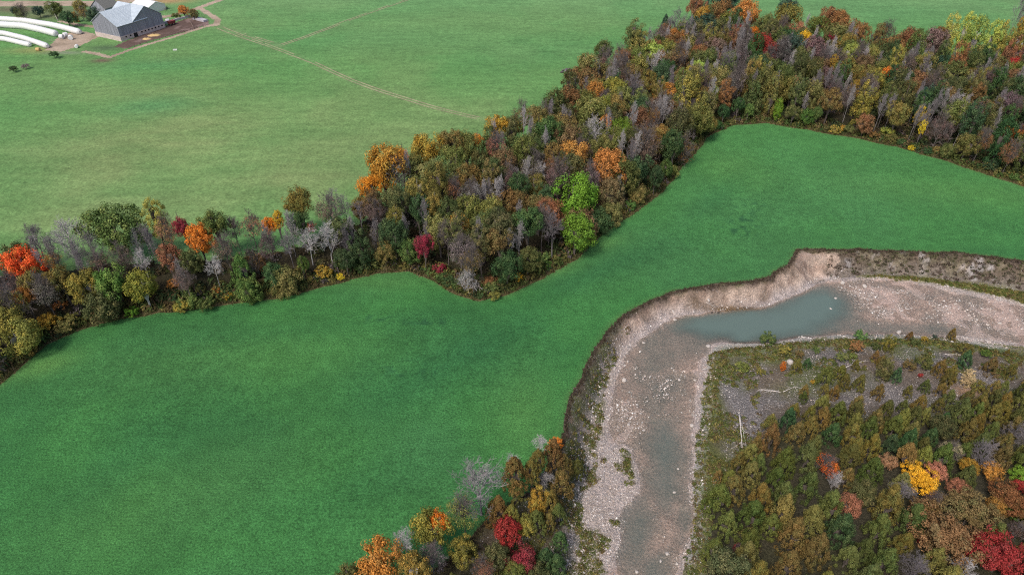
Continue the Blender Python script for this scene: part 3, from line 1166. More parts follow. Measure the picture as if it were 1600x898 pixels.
HAND = """
34 414 52 M red | fiery red maple with pale trunk
81 409 28 H dorange
91 434 34 M bronze
36 462 26 M dorange
53 375 38 B lilac
110 380 62 B white | big leafless tree by green oak
142 394 42 B lilac
172 361 84 O green | broad leaf green oak at the pasture edge
227 371 32 B lilac
242 344 30 A ygreen
261 363 34 H salmon
286 352 24 M crimson
311 373 42 M orange | round orange maple before the pasture
261 403 38 M salmon | salmon maple with bright foot
271 443 20 S dorange
288 437 30 H plum
155 413 32 H plum
189 405 36 H plum
223 409 28 B white
129 447 46 M yolive
178 439 50 M green | plump green maple over the field corner
223 450 46 M yolive
167 475 52 M dolive
205 487 24 S lime
93 477 22 S dorange
74 503 36 S gold | golden shrub at the western field edge
26 528 54 M yolive | yellowish round tree at the western corner
19 477 44 H olive
8 500 42 M yolive
68 458 42 H grey
48 545 26 S bronze
352 390 38 H plum
333 416 26 B white
337 347 36 M dolive | dark dome topped tree by the pasture
367 360 30 H plum
379 420 36 C green | olive spire in the tree belt
386 456 40 M green
295 470 34 S green
322 474 30 S dolive
284 479 26 S yolive
339 452 16 S dorange
356 462 16 S gold
392 354 32 H salmon
418 352 22 M orange
433 343 15 A yellow | little yellow crown in the belt
426 385 36 H plum
468 314 38 M bronze | lone bronze round crown over the belt
488 356 16 H dred
517 330 40 H plum
522 311 26 B lilac
481 375 32 B white
513 375 42 B white | leafless pair of stems in the belt
452 385 30 B lilac
448 441 46 M olive
422 430 32 M dgreen
505 424 28 S gold | yellow shrub at the belt foot
532 432 14 S yellow
566 392 34 A dgreen
540 405 30 M dgreen
579 412 26 S olive
562 332 26 B lilac
540 324 30 B lilac
585 331 30 H plum
598 262 56 M gold | gold crown beside the orange maple
598 270 28 M dorange
581 294 32 M orange | orange maple at the tip of the wood
628 248 26 M orange
623 275 40 H grey
672 237 46 M gold | gold topped maple on the pasture side
649 297 34 M yolive
680 267 58 O olive | wide olive oak in the central wood
615 316 40 M dolive
702 225 36 M bronze
730 233 40 M olive
680 320 34 M yolive
710 297 30 H rust
729 282 42 M bronze
740 305 26 B white
662 381 26 M crimson | crimson crown above the field corner
687 419 22 S crimson
615 362 42 M dgreen
600 392 28 M olive
638 392 36 M green
623 340 28 M yolive
698 366 34 H grey
725 392 40 H grey
729 441 34 B white | leafless snag at the wood corner
775 198 34 M gold | gold crown by the pasture track
748 218 15 M orange
777 233 32 H salmon
792 257 42 M brown
825 227 46 O dolive
862 243 30 M bronze
841 201 26 M yolive
876 199 46 O bronze
818 183 32 H rust
893 245 44 M dorange
865 260 24 M rust
928 209 40 B white | white limbed leafless tree amid the wood
970 206 34 M lime | bright lime yellow maple
944 191 18 M dorange
950 264 50 M dorange | orange maple over the field bend
994 190 38 M rust
1005 231 50 H plum
920 176 40 M olive
957 168 34 M bronze
1060 196 42 M dolive
1089 183 40 M olive | tall olive tree at the field inlet
893 306 62 M lime | bright lime green maple
899 364 52 M vgreen
805 319 40 M rust | rust brown maple in mid wood
838 264 44 H plum
843 271 26 B white
847 348 36 H grey
864 356 34 B lilac | leaning leafless tree beside the lime maple
770 326 36 M olive
757 356 40 M dolive
740 304 36 H grey
766 440 24 S rust
773 462 20 S yolive
810 433 18 S yellow
847 403 28 S green
825 407 36 M dolive
792 415 40 M dgreen
737 407 34 H brown
935 350 40 M dgreen
953 334 34 M olive
979 271 38 M dolive
1001 304 28 M olive
1016 258 24 S rust
1049 268 26 S olive
1055 223 34 M dgreen
917 297 30 H plum
943 80 24 M dolive | dark round tree on the pasture edge
975 93 26 M rust
943 103 34 H plum
916 103 28 M olive
913 123 44 O rust | rust domed oak by the old stone heap
933 144 28 M dorange | burnt orange maple near the stone heap
955 140 36 M yolive
970 152 30 M olive
991 143 38 B lilac | grey leafless dome in the wood
1025 101 30 B white | pale leafless crown ringed in green
1023 86 32 M ygreen
1042 38 17 C bluegreen | dark conifer standing at the pasture
990 60 24 A dolive
995 73 26 H dred
1058 35 28 B lilac
1096 24 20 M gold
1088 10 24 M rust
1123 22 30 M rust
1131 38 26 M yolive
1099 43 42 O bluegreen | big bluish green oak
1131 4 40 O bluegreen
1166 25 36 M dorange | orange crown beside the far pasture
1153 48 18 M dred
1178 54 18 M orange
1058 64 28 M dorange
1116 90 18 M salmon
1093 105 18 M ygreen
1192 75 32 M dred | reddish crown in the far wood
1153 80 42 B lilac
1133 108 40 B lilac | lilac haze of bare twigs
1043 148 38 O dorange | bronze orange oak of mid wood
1015 140 26 A bronze
1033 118 32 M dgreen
998 110 36 M olive
1080 163 42 A yolive
1116 150 14 P lime
1173 123 28 A bronze
1232 13 24 M bluegreen | dark ball crown against far pasture
1227 30 36 M bronze
1243 50 26 M salmon
1100 133 30 H plum
1213 133 15 H salmon
1317 35 40 O rust | rust brown oak beside far pasture
1297 27 26 M rust
1255 64 22 M yellow | yellow crown in the far wood
1295 62 16 M crimson
1327 85 26 M ygreen
1277 43 26 M olive
1347 50 22 M rust
1382 54 26 H plum
1417 60 40 O rust
1457 67 34 M plum | plum dark crown before the poplars
1467 55 20 M rust
1486 52 26 P ygreen
1506 50 26 P ygreen | pale poplar with white stems
1526 60 28 P ygreen
1546 63 26 P ygreen
1566 65 26 P yolive
1588 72 30 P yolive
1513 75 16 B white
1496 80 14 B white
1504 95 15 M crimson
1578 106 24 M dred | deep red maple of the far wood
1593 87 28 M plum
1382 117 19 M orange | small orange maple mid far wood
1407 112 17 M salmon
1354 117 34 O bronze
1397 77 34 M rust
1444 100 30 M bronze
1491 117 44 O dolive | wide dark oak below the poplars
1584 124 30 M rust
1548 114 20 M yolive
1477 150 30 M brown
1335 140 14 A gold
1354 154 28 B white
1327 157 24 B white
1377 170 26 B lilac
1404 177 28 M bronze
1432 160 26 B white
1437 180 14 P yellow | slim yellow poplar near the field
1449 180 10 P yellow
1442 198 10 P yellow
1491 170 32 B white | tall white stemmed leafless tree
1508 170 26 B lilac
1352 194 26 M rust
1584 214 28 M dorange | orange crown at the field side
1581 240 30 H rust
1317 200 12 S gold
1240 177 22 M olive
1257 184 22 M green
1217 170 16 P lime
1387 207 24 S yolive
1424 231 12 S yellow
1511 227 30 M olive
1534 220 26 H rust
1484 237 24 M dolive
1561 160 26 B lilac
1588 167 24 M bronze
1313 117 20 M salmon
1273 117 22 M yolive
1300 100 14 A gold
1243 127 15 M salmon
1590 25 40 B lilac
1593 42 13 A gold
592 879 70 M dorange | broad orange maple at the grove end
645 886 44 M yolive
543 895 36 M olive
675 820 56 M yolive
684 811 28 M orange | orange tip over a yellowish crown
635 847 38 B white
675 872 44 H grey
724 795 50 H olive
750 757 78 B pale | great pale leafless tree of the grove
724 858 42 M yolive
753 886 36 H salmon
787 832 44 M dred | deep red maple in the grove
816 867 44 M crimson | crimson maple in the grove
841 781 30 A gold | golden narrow crown in the grove
808 738 46 C cedb
831 735 32 C ced
805 763 34 C ced
776 797 44 C cedb
799 803 34 C ced
868 693 24 S orange | orange tip at the grove top
862 711 44 C cedb
839 718 30 C ced
845 692 24 B white
802 720 26 B white
882 728 36 C ced
877 757 44 C cedb
902 732 30 C cedg
851 748 28 B grey
859 786 40 C ced
871 803 32 C cedg
839 814 36 C cedg
825 820 28 M yolive
773 872 40 M dolive
805 895 30 M olive
851 872 36 C dgreen
871 883 40 C dgreen
874 843 32 C dgreen
856 814 26 C ced
1290 727 38 H red | salmon red crown over bare stems
1321 788 38 M salmon | orange red maple among cedars
1152 855 16 H crimson
1172 709 32 C cedy
1140 745 24 C cedy
1433 745 50 O yellow | spreading yellow maple among cedars
1387 720 26 M salmon | small salmon red crown
1462 735 30 M salmon
1494 761 30 M salmon
1512 732 30 M gold
1551 735 28 M dorange
1485 706 32 H cream
1484 829 88 O rust | broad rust brown oak
1518 800 66 O brown
1556 793 30 M dorange
1566 872 78 O dred | dark red broad maple in the corner
1576 776 56 O rust
1588 796 26 M green
1597 758 24 M dred
1594 740 28 M lime
1537 712 42 B lilac
1408 772 38 B lilac | lilac grey leafless tree among cedars
1586 676 34 B lilac
1459 783 32 H plum
1438 845 9 S dred
1428 888 46 B lilac
1505 892 40 B white
1590 829 30 H plum
1445 794 34 M rust
1305 752 30 B white
1489 522 17 C cedb | cedar standing at the river rim
1422 525 13 C cedb
1445 529 11 S gold
1431 533 17 S dolive
1508 545 26 S ced
1461 525 8 S bluegreen
1390 537 18 A yolive
1369 541 15 S dolive
1338 540 24 S rust
1315 557 20 S olive
1334 556 13 S olive
1369 556 15 C cedb
1384 576 26 A olive
1401 586 22 C dgreen | dark cedar on the stony flat
1444 564 30 S dolive
1422 570 22 S bronze
1439 586 9 S dred | tiny crimson bush on the stones
1469 575 24 C cedb
1488 584 24 C ced
1514 590 18 A cream | cream yellow sapling on the stones
1549 573 26 C cedb
1574 551 11 C cedb
1581 579 22 C ced
1540 552 17 S green
1510 562 24 C dgreen
1343 597 24 C ced
1313 583 22 C ced
1373 611 22 C ced
1420 611 18 C ced
1446 603 20 C cedg
1472 609 22 C cedb
1568 605 20 C cedy
1341 632 26 C cedb
1313 641 26 C ced
1381 636 14 C cedb
1201 528 26 S green | bright green willow clump on the spit
1262 567 15 C dgreen | small dark spruce shaped cedar
1224 571 9 A orange | little orange sapling near the white boulder
1159 573 24 S olive
1190 582 16 S yolive
1290 589 30 C cedg
1270 596 9 S gold
1288 609 18 C cedy
1290 626 18 C cedy
1241 641 22 C ced
1255 620 18 C cedg
1315 581 18 C ced
1286 652 30 C ced
1308 645 34 C cedg
1275 547 15 S green
1250 553 15 S brown
1345 523 20 S green
1225 546 20 S yolive
105 30 22 M dgreen | dark tree on the farm bank
118 27 9 A gold
122 12 20 M yolive
128 22 18 H bronze
35 20 22 H dolive
60 18 16 M bluegreen
85 15 24 M dolive
22 17 12 M bluegreen
287 18 17 M dorange | orange tree at the barnyard lane
302 22 15 M brown
275 25 14 S dolive
84 86 16 S dgreen
20 108 14 S dgreen
40 104 12 S grey
148 24 22 M bluegreen | dark tree behind the barn
"""

ZONE = lambda u, v, x, y: ("farm" if y > 280 and u < 400 else "flat" if u > 1080 and v > 505 and y < 190 else "grove" if v > 660 and u < 960 else "belt" if u < 570 else "central" if u < 1110 else "far")
ZPH = {"farm": "at the farmstead", "flat": "on the cedar flat by the river", "grove": "in the grove beside the river", "belt": "in the belt between field and pasture",
       "central": "in the wood above the field", "far": "in the wood beyond the field"}
PREF = {"farm": 4.5, "flat": 2.2, "grove": 4.0, "belt": 8.0, "central": 10.5, "far": 9.5}
trees = []


def solve(u, v, hc):
    """the ground point under a crown whose centre stands hc above it and is seen at u,v"""
    dx, dy, dz = [float(q) for q in ray(u, v)]
    a, b = 40.0, 700.0
    for _ in range(40):
        m = (a + b) / 2
        z = CAM_H + dz * m
        if z - float(H(dx * m, dy * m)) - hc > 0:
            a = m
        else:
            b = m
    return dx * a, dy * a


def look(D, x, y):
    return float(gi(D, np.array(x), np.array(y)))


def place(u, v, wpx, k, c, nm, hc=None):
    x0, y0 = solve(u, v, 4)
    z_ = ZONE(u, v, x0, y0)
    d = proj(x0, y0, float(H(x0, y0)))[2]
    r = wpx / 2 * d / F_PX
    if k == 'S':
        hs = [r * .75]
    elif z_ in ("flat", "farm") or False:
        hs = [r * KIND[k][2] * .96 + (.6 if k != 'C' else 0), r * KIND[k][2] * .8]
    else:
        p = PREF[z_]
        hs = [q for q in (p, p * 1.5, p * 1.9, p * 2.3) if z_ == 'grove'] or [q for q in (p, p * .85, p * 1.2, p * .7, p * 1.35, p * .55, p * .42, p * .3) if q > r * .8] or [r]
    best = None
    for h in hs:
        x, y = solve(u, v, h)
        f, up = look(DF, x, y), look(DU, x, y)
        if z_ in ("flat", "farm") or (f > 1.2 and up > -2.5):
            best = (x, y, h)
            break
        bad = max(0, 1.2 - f) + max(0, -up - 2.5)
        if best is None or bad < best[3]:
            best = (x, y, h, bad)
    x, y, h = best[:3]
    if k in 'MOA':
        r *= 1.14
    trees.append(dict(x=x, y=y, r=r, hc=h, k=k, c=c, nm=nm, z=z_, u=u, v=v, kz=KIND[k][2] * (1.15 if z_ in ('belt', 'central', 'far') and k in 'MOAH' else 1), lm=bool(nm)))


for ln in HAND.strip().splitlines():
    a, _, nm = ln.partition("|")
    a = a.split()
    place(float(a[0]), float(a[1]), float(a[2]), a[3], a[4], nm.strip())

# ---- the rest of the woods, kept apart by their crowns
MIX = {
    "belt": [('M', 'dolive', 5), ('M', 'dgreen', 4), ('H', 'plum', 6), ('H', 'rust', 3), ('B', 'lilac', 5), ('M', 'olive', 5), ('A', 'green', 2), ('M', 'bronze', 2), ('H', 'salmon', 1)],
    "central": [('M', 'olive', 8), ('M', 'dolive', 8), ('M', 'dgreen', 5), ('O', 'bronze', 4), ('A', 'olive', 5), ('A', 'dolive', 4), ('H', 'plum', 5), ('H', 'grey', 4), ('B', 'lilac', 3), ('M', 'brown', 5),
                ('H', 'rust', 3), ('M', 'yolive', 3), ('M', 'rust', 2), ('M', 'gold', 1)],
    "far": [('M', 'dolive', 9), ('A', 'dolive', 9), ('M', 'olive', 6), ('A', 'dgreen', 8), ('O', 'bronze', 4), ('H', 'plum', 8), ('H', 'grey', 5), ('B', 'lilac', 5), ('A', 'rust', 2), ('M', 'rust', 2),
            ('M', 'brown', 5), ('A', 'bronze', 4), ('M', 'bluegreen', 3), ('A', 'yolive', 2), ('M', 'plum', 3), ('M', 'dgreen', 3), ('P', 'dolive', 3)],
    "grove": [('C', 'ced', 7), ('C', 'cedb', 4), ('C', 'cedg', 6), ('M', 'dolive', 3), ('C', 'dgreen', 4), ('B', 'lilac', 1), ('M', 'yolive', 1)],
    "flat": [('C', 'ced', 9), ('C', 'cedg', 11), ('C', 'cedb', 6), ('C', 'cedy', 4), ('C', 'dgreen', 2), ('B', 'lilac', .3), ('H', 'rust', .4), ('M', 'dolive', .8)],
    "open": [('C', 'ced', 5), ('C', 'cedb', 4), ('S', 'bronze', 3), ('S', 'dolive', 2)],
    "front": [('S', 'dgreen', 5), ('S', 'green', 4), ('S', 'olive', 5), ('S', 'yolive', 2), ('S', 'bronze', 2), ('M', 'dgreen', 3), ('M', 'green', 2), ('S', 'dolive', 4), ('S', 'rust', .5)],
}
SPACE = {"belt": 2.1, "central": 2.5, "far": 2.75, "grove": 1.8, "flat": 1.45, "open": 1.0}


def pick(lst):
    t = random.uniform(0, sum(q[2] for q in lst))
    for a, b, c in lst:
        t -= c
        if t <= 0:
            return a, b
    return lst[0][:2]


grid = {}


def reg(x, y, s):
    grid.setdefault((int(x // 8), int(y // 8)), []).append((x, y, s))


def free(x, y, s):
    i, j = int(x // 8), int(y // 8)
    for a in range(i - 1, i + 2):
        for b in range(j - 1, j + 2):
            for X_, Y_, S_ in grid.get((a, b), ()):
                if (x - X_) ** 2 + (y - Y_) ** 2 < (s + S_) ** 2:
                    return False
    return True


for t_ in trees:
    reg(t_['x'], t_['y'], t_['r'] * .62)
DENSE = [(1060, 905), (1085, 850), (1120, 765), (1160, 712), (1215, 660), (1290, 636), (1350, 650), (1450, 640), (1540, 622), (1600, 606), (1700, 590)]


def try_tree(x, y):
    h0 = float(H(x, y))
    f, up, dr, db = look(DF, x, y), look(DU, x, y), look(DR, x, y), look(DB, x, y)
    u, v, d = proj(x, y, h0)
    if u < -110 or u > 1750 or v < -12 or v > 1030:
        return
    if min(dr, db) < 25 or (u < 960 and v > 660):   # river side
        if u < 960:
            if not (f > 1.0 and dr > 1.0) or v < 725:
                return
            lim = np.interp(v, [725, 760, 800, 860, 905, 1000], [900, 905, 898, 880, 868, 850])
            if u > lim or (f > 12 and random.random() < .3):
                return
            z_ = "grove"
        else:
            if db > -.5 or u < 1085:
                return
            ln = np.interp(u, [p[0] for p in DENSE], [p[1] for p in DENSE])
            if v < ln:
                if random.random() > .03 or v < 560:
                    return
                z_ = 'open'
            z_ = "flat" if v >= ln else "open"
    else:
        if f < 1.5 or up < -1.0 or (u > 900 and v > 380):
            return
        z_ = ZONE(u, v, x, y)
        if z_ in ('farm', 'grove', 'flat'):
            return
    k, c = pick(MIX[z_])
    s = SPACE[z_] * random.uniform(.8, 1.2) * (np.interp(v, [640, 800], [.85, 1.3]) if z_ == "flat" else 1)
    r = s * 1.78
    if z_ in ("belt", "central", "far") and f < 5 and random.random() < .8:
        k, c = pick(MIX["front"])
        s = random.uniform(1.2, 2.1)
        r = s * 1.3
    if k == 'P' or k == 'A':
        r *= .8
    slim = k == 'B' and z_ in ('belt', 'central', 'far')
    if k in 'BH':
        r *= .85
    if slim:
        r = random.uniform(1.5, 2.3)
        s = 1.1
    if not free(x, y, s * (1 if k != 'B' else .8)):
        return
    if k == 'S':
        hc = r * .7
    elif z_ in ('flat', 'open') or k == 'C':
        if k == 'C':
            r = s * 1.45
        hc = r * KIND[k][2] * .96
    else:
        hc = PREF[z_] * random.uniform(.72, 1.12) * (.7 if f < 7 else 1) * (1.12 if k in 'AB' else 1)
        hc = max(hc, r * .9)
    reg(x, y, s)
    uu, vv, _ = proj(x, y, h0 + hc)
    kz = KIND[k][2] * random.uniform(.95, 1.2) * (1.18 if z_ in ('belt', 'central', 'far') and k in 'MOAH' else 1)
    if uu < -90 or uu > 1730 or vv < -40 or vv > 985:
        return
    if z_ in ("belt", "central", "far") and up < 9 and z_ == 'belt':
        hc *= .85
    z_ = 'flat' if z_ == 'open' else z_
    trees.append(dict(x=x, y=y, r=r, hc=hc, k=k, c=c, nm="", z=z_, u=float(uu), v=float(vv), kz=2.3 if slim else kz, lm=False, slim=slim))


slope_cells = np.where(((region == 0) | (region == 4)) & (fc[:, 1] > 40) & (fc[:, 1] < 480) & (abs(fc[:, 0]) < 360))[0]
area = np.abs((P[QF[slope_cells]][:, 2] - P[QF[slope_cells]][:, 0]).prod(1))
prob = area / area.sum()
for i in np.random.default_rng(5).choice(slope_cells, 42000, p=prob):
    try_tree(fc[i, 0] + random.uniform(-.4, .4), fc[i, 1] + random.uniform(-.3, .3))
from collections import Counter
print("TREES", len(trees), Counter(t['k'] for t in trees), Counter(t['z'] for t in trees))

# ---- labels: a landmark says what it is; the others are counted off from the landmark next to them
LMK = [t for t in trees if t['lm']]
DIRN = ["right of", "up right of", "above", "up left of", "left of", "down left of", "below", "down right of"]
ORD = ["first", "second", "third", "fourth", "fifth", "sixth", "seventh", "eighth", "ninth", "tenth", "eleventh", "twelfth", "thirteenth", "fourteenth", "fifteenth", "sixteenth", "seventeenth",
       "eighteenth", "nineteenth", "twentieth"] + ["%s" % q for q in ("twenty-first", "twenty-second", "twenty-third", "twenty-fourth", "twenty-fifth", "twenty-sixth", "twenty-seventh", "twenty-eighth", "twenty-ninth", "thirtieth")]
buck = {}
for t in trees:
    if t['lm']:
        nm = t['nm']
        zp = ZPH[t['z']]
        lab = nm + " " + zp
        if len(lab.split()) > 14 or any(q in nm for q in ("wood", "belt", "field", "pasture", "grove", "barn", "farm", "rim", "flat", "spit", "cedars")):
            lab = nm + (" " + ZPH[t['z']] if len(nm.split()) < 4 else "")
        t['label'] = lab
        continue
    L = min(LMK, key=lambda q: (q['u'] - t['u']) ** 2 + (q['v'] - t['v']) ** 2)
    a = math.degrees(math.atan2(L['v'] - t['v'], t['u'] - L['u'])) % 360
    b = int((a + 22.5) // 45) % 8
    buck.setdefault((id(L), b, t['k'], t['c']), []).append((math.hypot(L['u'] - t['u'], L['v'] - t['v']), t, L))
for (l, b, k, c), q in buck.items():
    q.sort(key=lambda e: e[0])
    for i, (_, t, L) in enumerate(q):
        what = PAL[c][2] + " " + KIND[k][3]
        # ordinal counts only the alike ones lying in that direction
        t['label'] = (what + ", " + (ORD[i] + " one " if len(q) > 1 else "") + DIRN[b] + " the " + L['nm'])
        wds = t['label'].split()
        if len(wds) > 16:
            t['label'] = t['label'].replace(" one ", " ").replace('leafless tree, ', 'tree, ').replace('half bare tree, ', 'thin tree, ')
        if len(t['label'].split()) > 16:
            t['label'] = t['label'].replace(', ', ' ').replace(' half bare tree', ' thin tree').replace(' leafless tree ', ' bare tree ').replace(' half bare tree', ' thin tree')

for t in trees:
    k, c = t['k'], t['c']
    if t['z'] in ("belt", "central", "far", "grove") and k in 'MOA':
        f_ = look(DF, t['x'], t['y'])
        top = t['hc'] + t['r'] * t['kz']
        low = (1.2 if f_ < 9 else 3.5)
        if t['hc'] - t['r'] * t['kz'] > low:
            kz2 = min((top - low) / 2 / t['r'], 1.6 if f_ < 7 else 1.3)
            t['hc'] = top - kz2 * t['r']
            t['kz'] = kz2
    a, b, _ = PAL[c]
    z0 = float(H(t['x'], t['y'])) - .05
    root = empty(KIND[k][0], (t['x'], t['y'], z0), random.uniform(0, 6.28))
    tag(root, t['label'], KIND[k][4] if k not in 'S' else "shrub", GROUPS[k])
    r, hc, kz = t['r'], t['hc'], t['kz']
    # lean a little
    root.rotation_euler = (random.uniform(-.05, .05), random.uniform(-.05, .05), root.rotation_euler.z)
    jit = [random.uniform(.88, 1.12) for _ in range(3)]
    if k in 'BH':
        slim = t.get('slim') or (k == 'B' and t['z'] == 'far' and not t['lm'])
        if slim and not t.get('slim'):
            r *= .62
            kz *= 1.9
        bc = a if k == 'B' else (.13, .112, .108)
        if slim:
            bc = random.choice([(.36, .34, .34), (.28, .26, .26), (.22, .2, .21)])
        if k == 'B' and c == 'grey':
            bc = (.3, .28, .28)
        o = link("branches", random.choice(BRN if slim else BR), root, (0, 0, hc))
        o.scale = (r * random.uniform(.9, 1.1), r * random.uniform(.9, 1.1), r * kz)
        o.color = (*[q * jit[0] for q in bc], 1)
        tz = hc - r * kz * 1.28
        if tz > .5:
            tr = link("trunk", random.choice(TRB), root)
            tr.scale = (.034 * r, .034 * r, tz + .2)
            tr.color = o.color
    if k != 'B':
        st_ = KIND[k][1]
        o = link("crown", random.choice(CR[st_]), root, (0, 0, hc))
        o.scale = (r * random.uniform(.92, 1.08), r * random.uniform(.92, 1.08), r * kz)
        o.rotation_euler = (0, 0, random.uniform(0, 6.28))
        o.color = (*[q * j for q, j in zip(a, jit)], 1)
        o["tint_b"] = [q * j for q, j in zip(b, jit)]
        if k not in 'SH':
            tr = link("trunk", random.choice(TR), root)
            rt = max(.09, r * (.045 if k != 'C' else .05))
            tr.scale = (rt, rt, hc if k != 'C' else hc * .9)
            bk = (.42, .40, .38) if c in ('red', 'ygreen', 'yolive') and k in 'MP' else (.13, .11, .10)
            tr.color = (*bk, 1)
        if k == 'S':
            tr = link("stem", random.choice(TR), root)
            tr.scale = (.05, .05, max(hc, .3))
            tr.color = (.12, .10, .08, 1)


# ------------------------------------------------------------------ ground cover that nobody could count


def scatter(name, bv, bf, pos, scl, rot, col, mat, label, tilt=None, smooth=False):
    """many small pieces joined into one mesh; bv/bf a list of variants"""
    Vs, Fs, Cs, off = [], [], [], 0
    var = rng.integers(len(bv), size=len(pos))
    for k in range(len(bv)):
        q = np.where(var == k)[0]
        if not len(q):
            continue
        b = bv[k]
        c, s_ = np.cos(rot[q])[:, None], np.sin(rot[q])[:, None]
        X = b[None, :, 0] * c - b[None, :, 1] * s_
        Y = b[None, :, 0] * s_ + b[None, :, 1] * c
        Zz = np.broadcast_to(b[None, :, 2], X.shape)
        V = np.stack([X, Y, Zz], -1) * scl[q][:, None, :] + pos[q][:, None, :]
        n, m = len(q), len(b)
        F = bf[k][None] + (np.arange(n) * m)[:, None, None] + off
        Vs.append(V.reshape(-1, 3))
        Fs.append(F.reshape(-1, bf[k].shape[1]))
        j = rng.uniform(.7, 1.3, (n, m // 4 if bf[k].shape[1] == 4 else 1))
        j = np.repeat(j, 4, 1) if bf[k].shape[1] == 4 else np.repeat(j, m, 1)
        if j.shape[1] != m:
            j = np.ones((n, m))
        Cs.append((col[q][:, None, :] * j[..., None]).reshape(-1, 3))
        off += n * m
    me = mk_mesh(name, np.vstack(Vs), np.vstack(Fs), mat, {"Col": np.vstack(Cs)}, smooth)
    o = link(name, me)
    tag(o, label, kind='stuff')
    return o


def bush_base(n, size, flat=.8, seed=1):
    r = np.random.default_rng(seed)
    C = r.normal(size=(n, 3))
    C /= np.linalg.norm(C, axis=1)[:, None]
    C[:, 2] = abs(C[:, 2]) * flat
    C *= (r.uniform(.6, 1.05, n))[:, None]
    nn = C + r.normal(size=(n, 3)) * .4 + np.array([0, 0, .4])
    nn /= np.linalg.norm(nn, axis=1)[:, None]
    return leaf_quads(C, nn, size)


def tuft_base(n, h, seed):
    r = np.random.default_rng(seed)
    V, F = [], []
    for i in range(n):
        a = r.uniform(0, 6.28)
        p = np.array([r.normal() * .3, r.normal() * .3, 0])
        d = np.array([math.cos(a), math.sin(a), 0])
        e = np.array([-d[1], d[0], 0])
        w_ = .07
        tip = p + d * r.uniform(.1, .5) + np.array([0, 0, h * r.uniform(.6, 1.1)])
        V += [p - e * w_, p + e * w_, tip + e * w_ * .3, tip - e * w_ * .3]
        F.append([4 * i, 4 * i + 1, 4 * i + 2, 4 * i + 3])
    return np.array(V), np.array(F)


def pts_in(cells, n, seed):
    r = np.random.default_rng(seed)
    a = np.abs((P[QF[cells]][:, 2] - P[QF[cells]][:, 0]).prod(1))
    k = r.choice(cells, n, p=a / a.sum())
    q = fc[k] + r.uniform(-.4, .4, (n, 2))
    return q


cF, cU, cR, cB, cG = [d[QF].mean(1) for d in (dF, dU, dR, dB, dG)]
pu, pv, _ = proj(fc[:, 0], fc[:, 1], Z[QF].mean(1))
vis = (pu > -110) & (pu < 1750) & (pv > -30) & (pv < 960)
river_side = (region == 0) & vis & ((np.minimum(cR, cB) < 25) | ((pu < 960) & (pv > 660)))
north = (region == 0) & vis & ~river_side


def colors(n, opts, seed):
    r = np.random.default_rng(seed)
    o = np.array(opts)
    return o[r.integers(len(o), size=n)] * r.uniform(.75, 1.25, (n, 1))


BUSH = [bush_base(64, .19, .8, i) for i in range(4)]
WEED = [bush_base(19, .30, .6, 20 + i) for i in range(4)]
# undergrowth of the woods, tints kept darker to paint shade into the gaps
n = 3100
q = pts_in(np.where(north & (cU > 0))[0], n, 1)
s_ = rng.uniform(.9, 2.1, n)
d_ = gi(DF, q[:, 0], q[:, 1])
keep = d_ > 1.8
q, s_ = q[keep], s_[keep]
n = len(q)
scatter("undergrowth", [b[0] for b in BUSH], [b[1] for b in BUSH], np.column_stack([q, H(q[:, 0], q[:, 1])]), np.stack([s_, s_, s_ * rng.uniform(.8, 1.6, n)], 1), rng.uniform(0, 6.28, n),
        colors(n, [(.05, .07, .028), (.07, .08, .03), (.09, .08, .04), (.04, .06, .03), (.10, .075, .045), (.12, .10, .10)], 2), M_MASS, "dense dark undergrowth between the trunks of the wood")
# tall dry weeds along the field edges
TUFT = [tuft_base(6, 1.0, i) for i in range(4)]
e1 = np.where(north & (cF < 2.6))[0]
n = 9000
q = pts_in(e1, n, 3)
s_ = rng.uniform(.35, .8, n)
scatter("edge_weeds", [b[0] for b in TUFT], [b[1] for b in TUFT], np.column_stack([q, H(q[:, 0], q[:, 1])]), np.stack([s_, s_, s_ * 1.0], 1), rng.uniform(0, 6.28, n),
        colors(n, [(.16, .13, .06), (.10, .11, .04), (.19, .15, .09), (.08, .09, .035)], 4), M_MASS, "tall dry grass along the foot of the wood")
e2 = np.where(river_side & (cF < 1.1) & (cF < cR))[0]
n = 5000
q = pts_in(e2, n, 5)
s_ = rng.uniform(.22, .6, n)
scatter("bank_weeds", [b[0] for b in TUFT], [b[1] for b in TUFT], np.column_stack([q, H(q[:, 0], q[:, 1])]), np.stack([s_, s_, s_], 1), rng.uniform(0, 6.28, n),
        colors(n, [(.105, .075, .06), (.085, .06, .05), (.13, .10, .07), (.10, .09, .05)], 6), M_MASS, "brown dead weeds along the crest of the river bank")

# bigger bushes right along the foot of the wood
n = 1500
q = pts_in(np.where(north & (cF > 1.5) & (cF < 6))[0], n, 11)
s_ = rng.uniform(.8, 1.9, n)
scatter("foot_undergrowth", [b[0] for b in BUSH], [b[1] for b in BUSH], np.column_stack([q, H(q[:, 0], q[:, 1])]), np.stack([s_, s_, s_ * rng.uniform(.9, 1.9, n)], 1), rng.uniform(0, 6.28, n),
        colors(n, [(.06, .095, .03), (.09, .11, .035), (.12, .12, .04), (.05, .08, .03), (.12, .09, .045), (.17, .15, .05)], 12), M_MASS, "leafy green undergrowth along the foot of the wood")
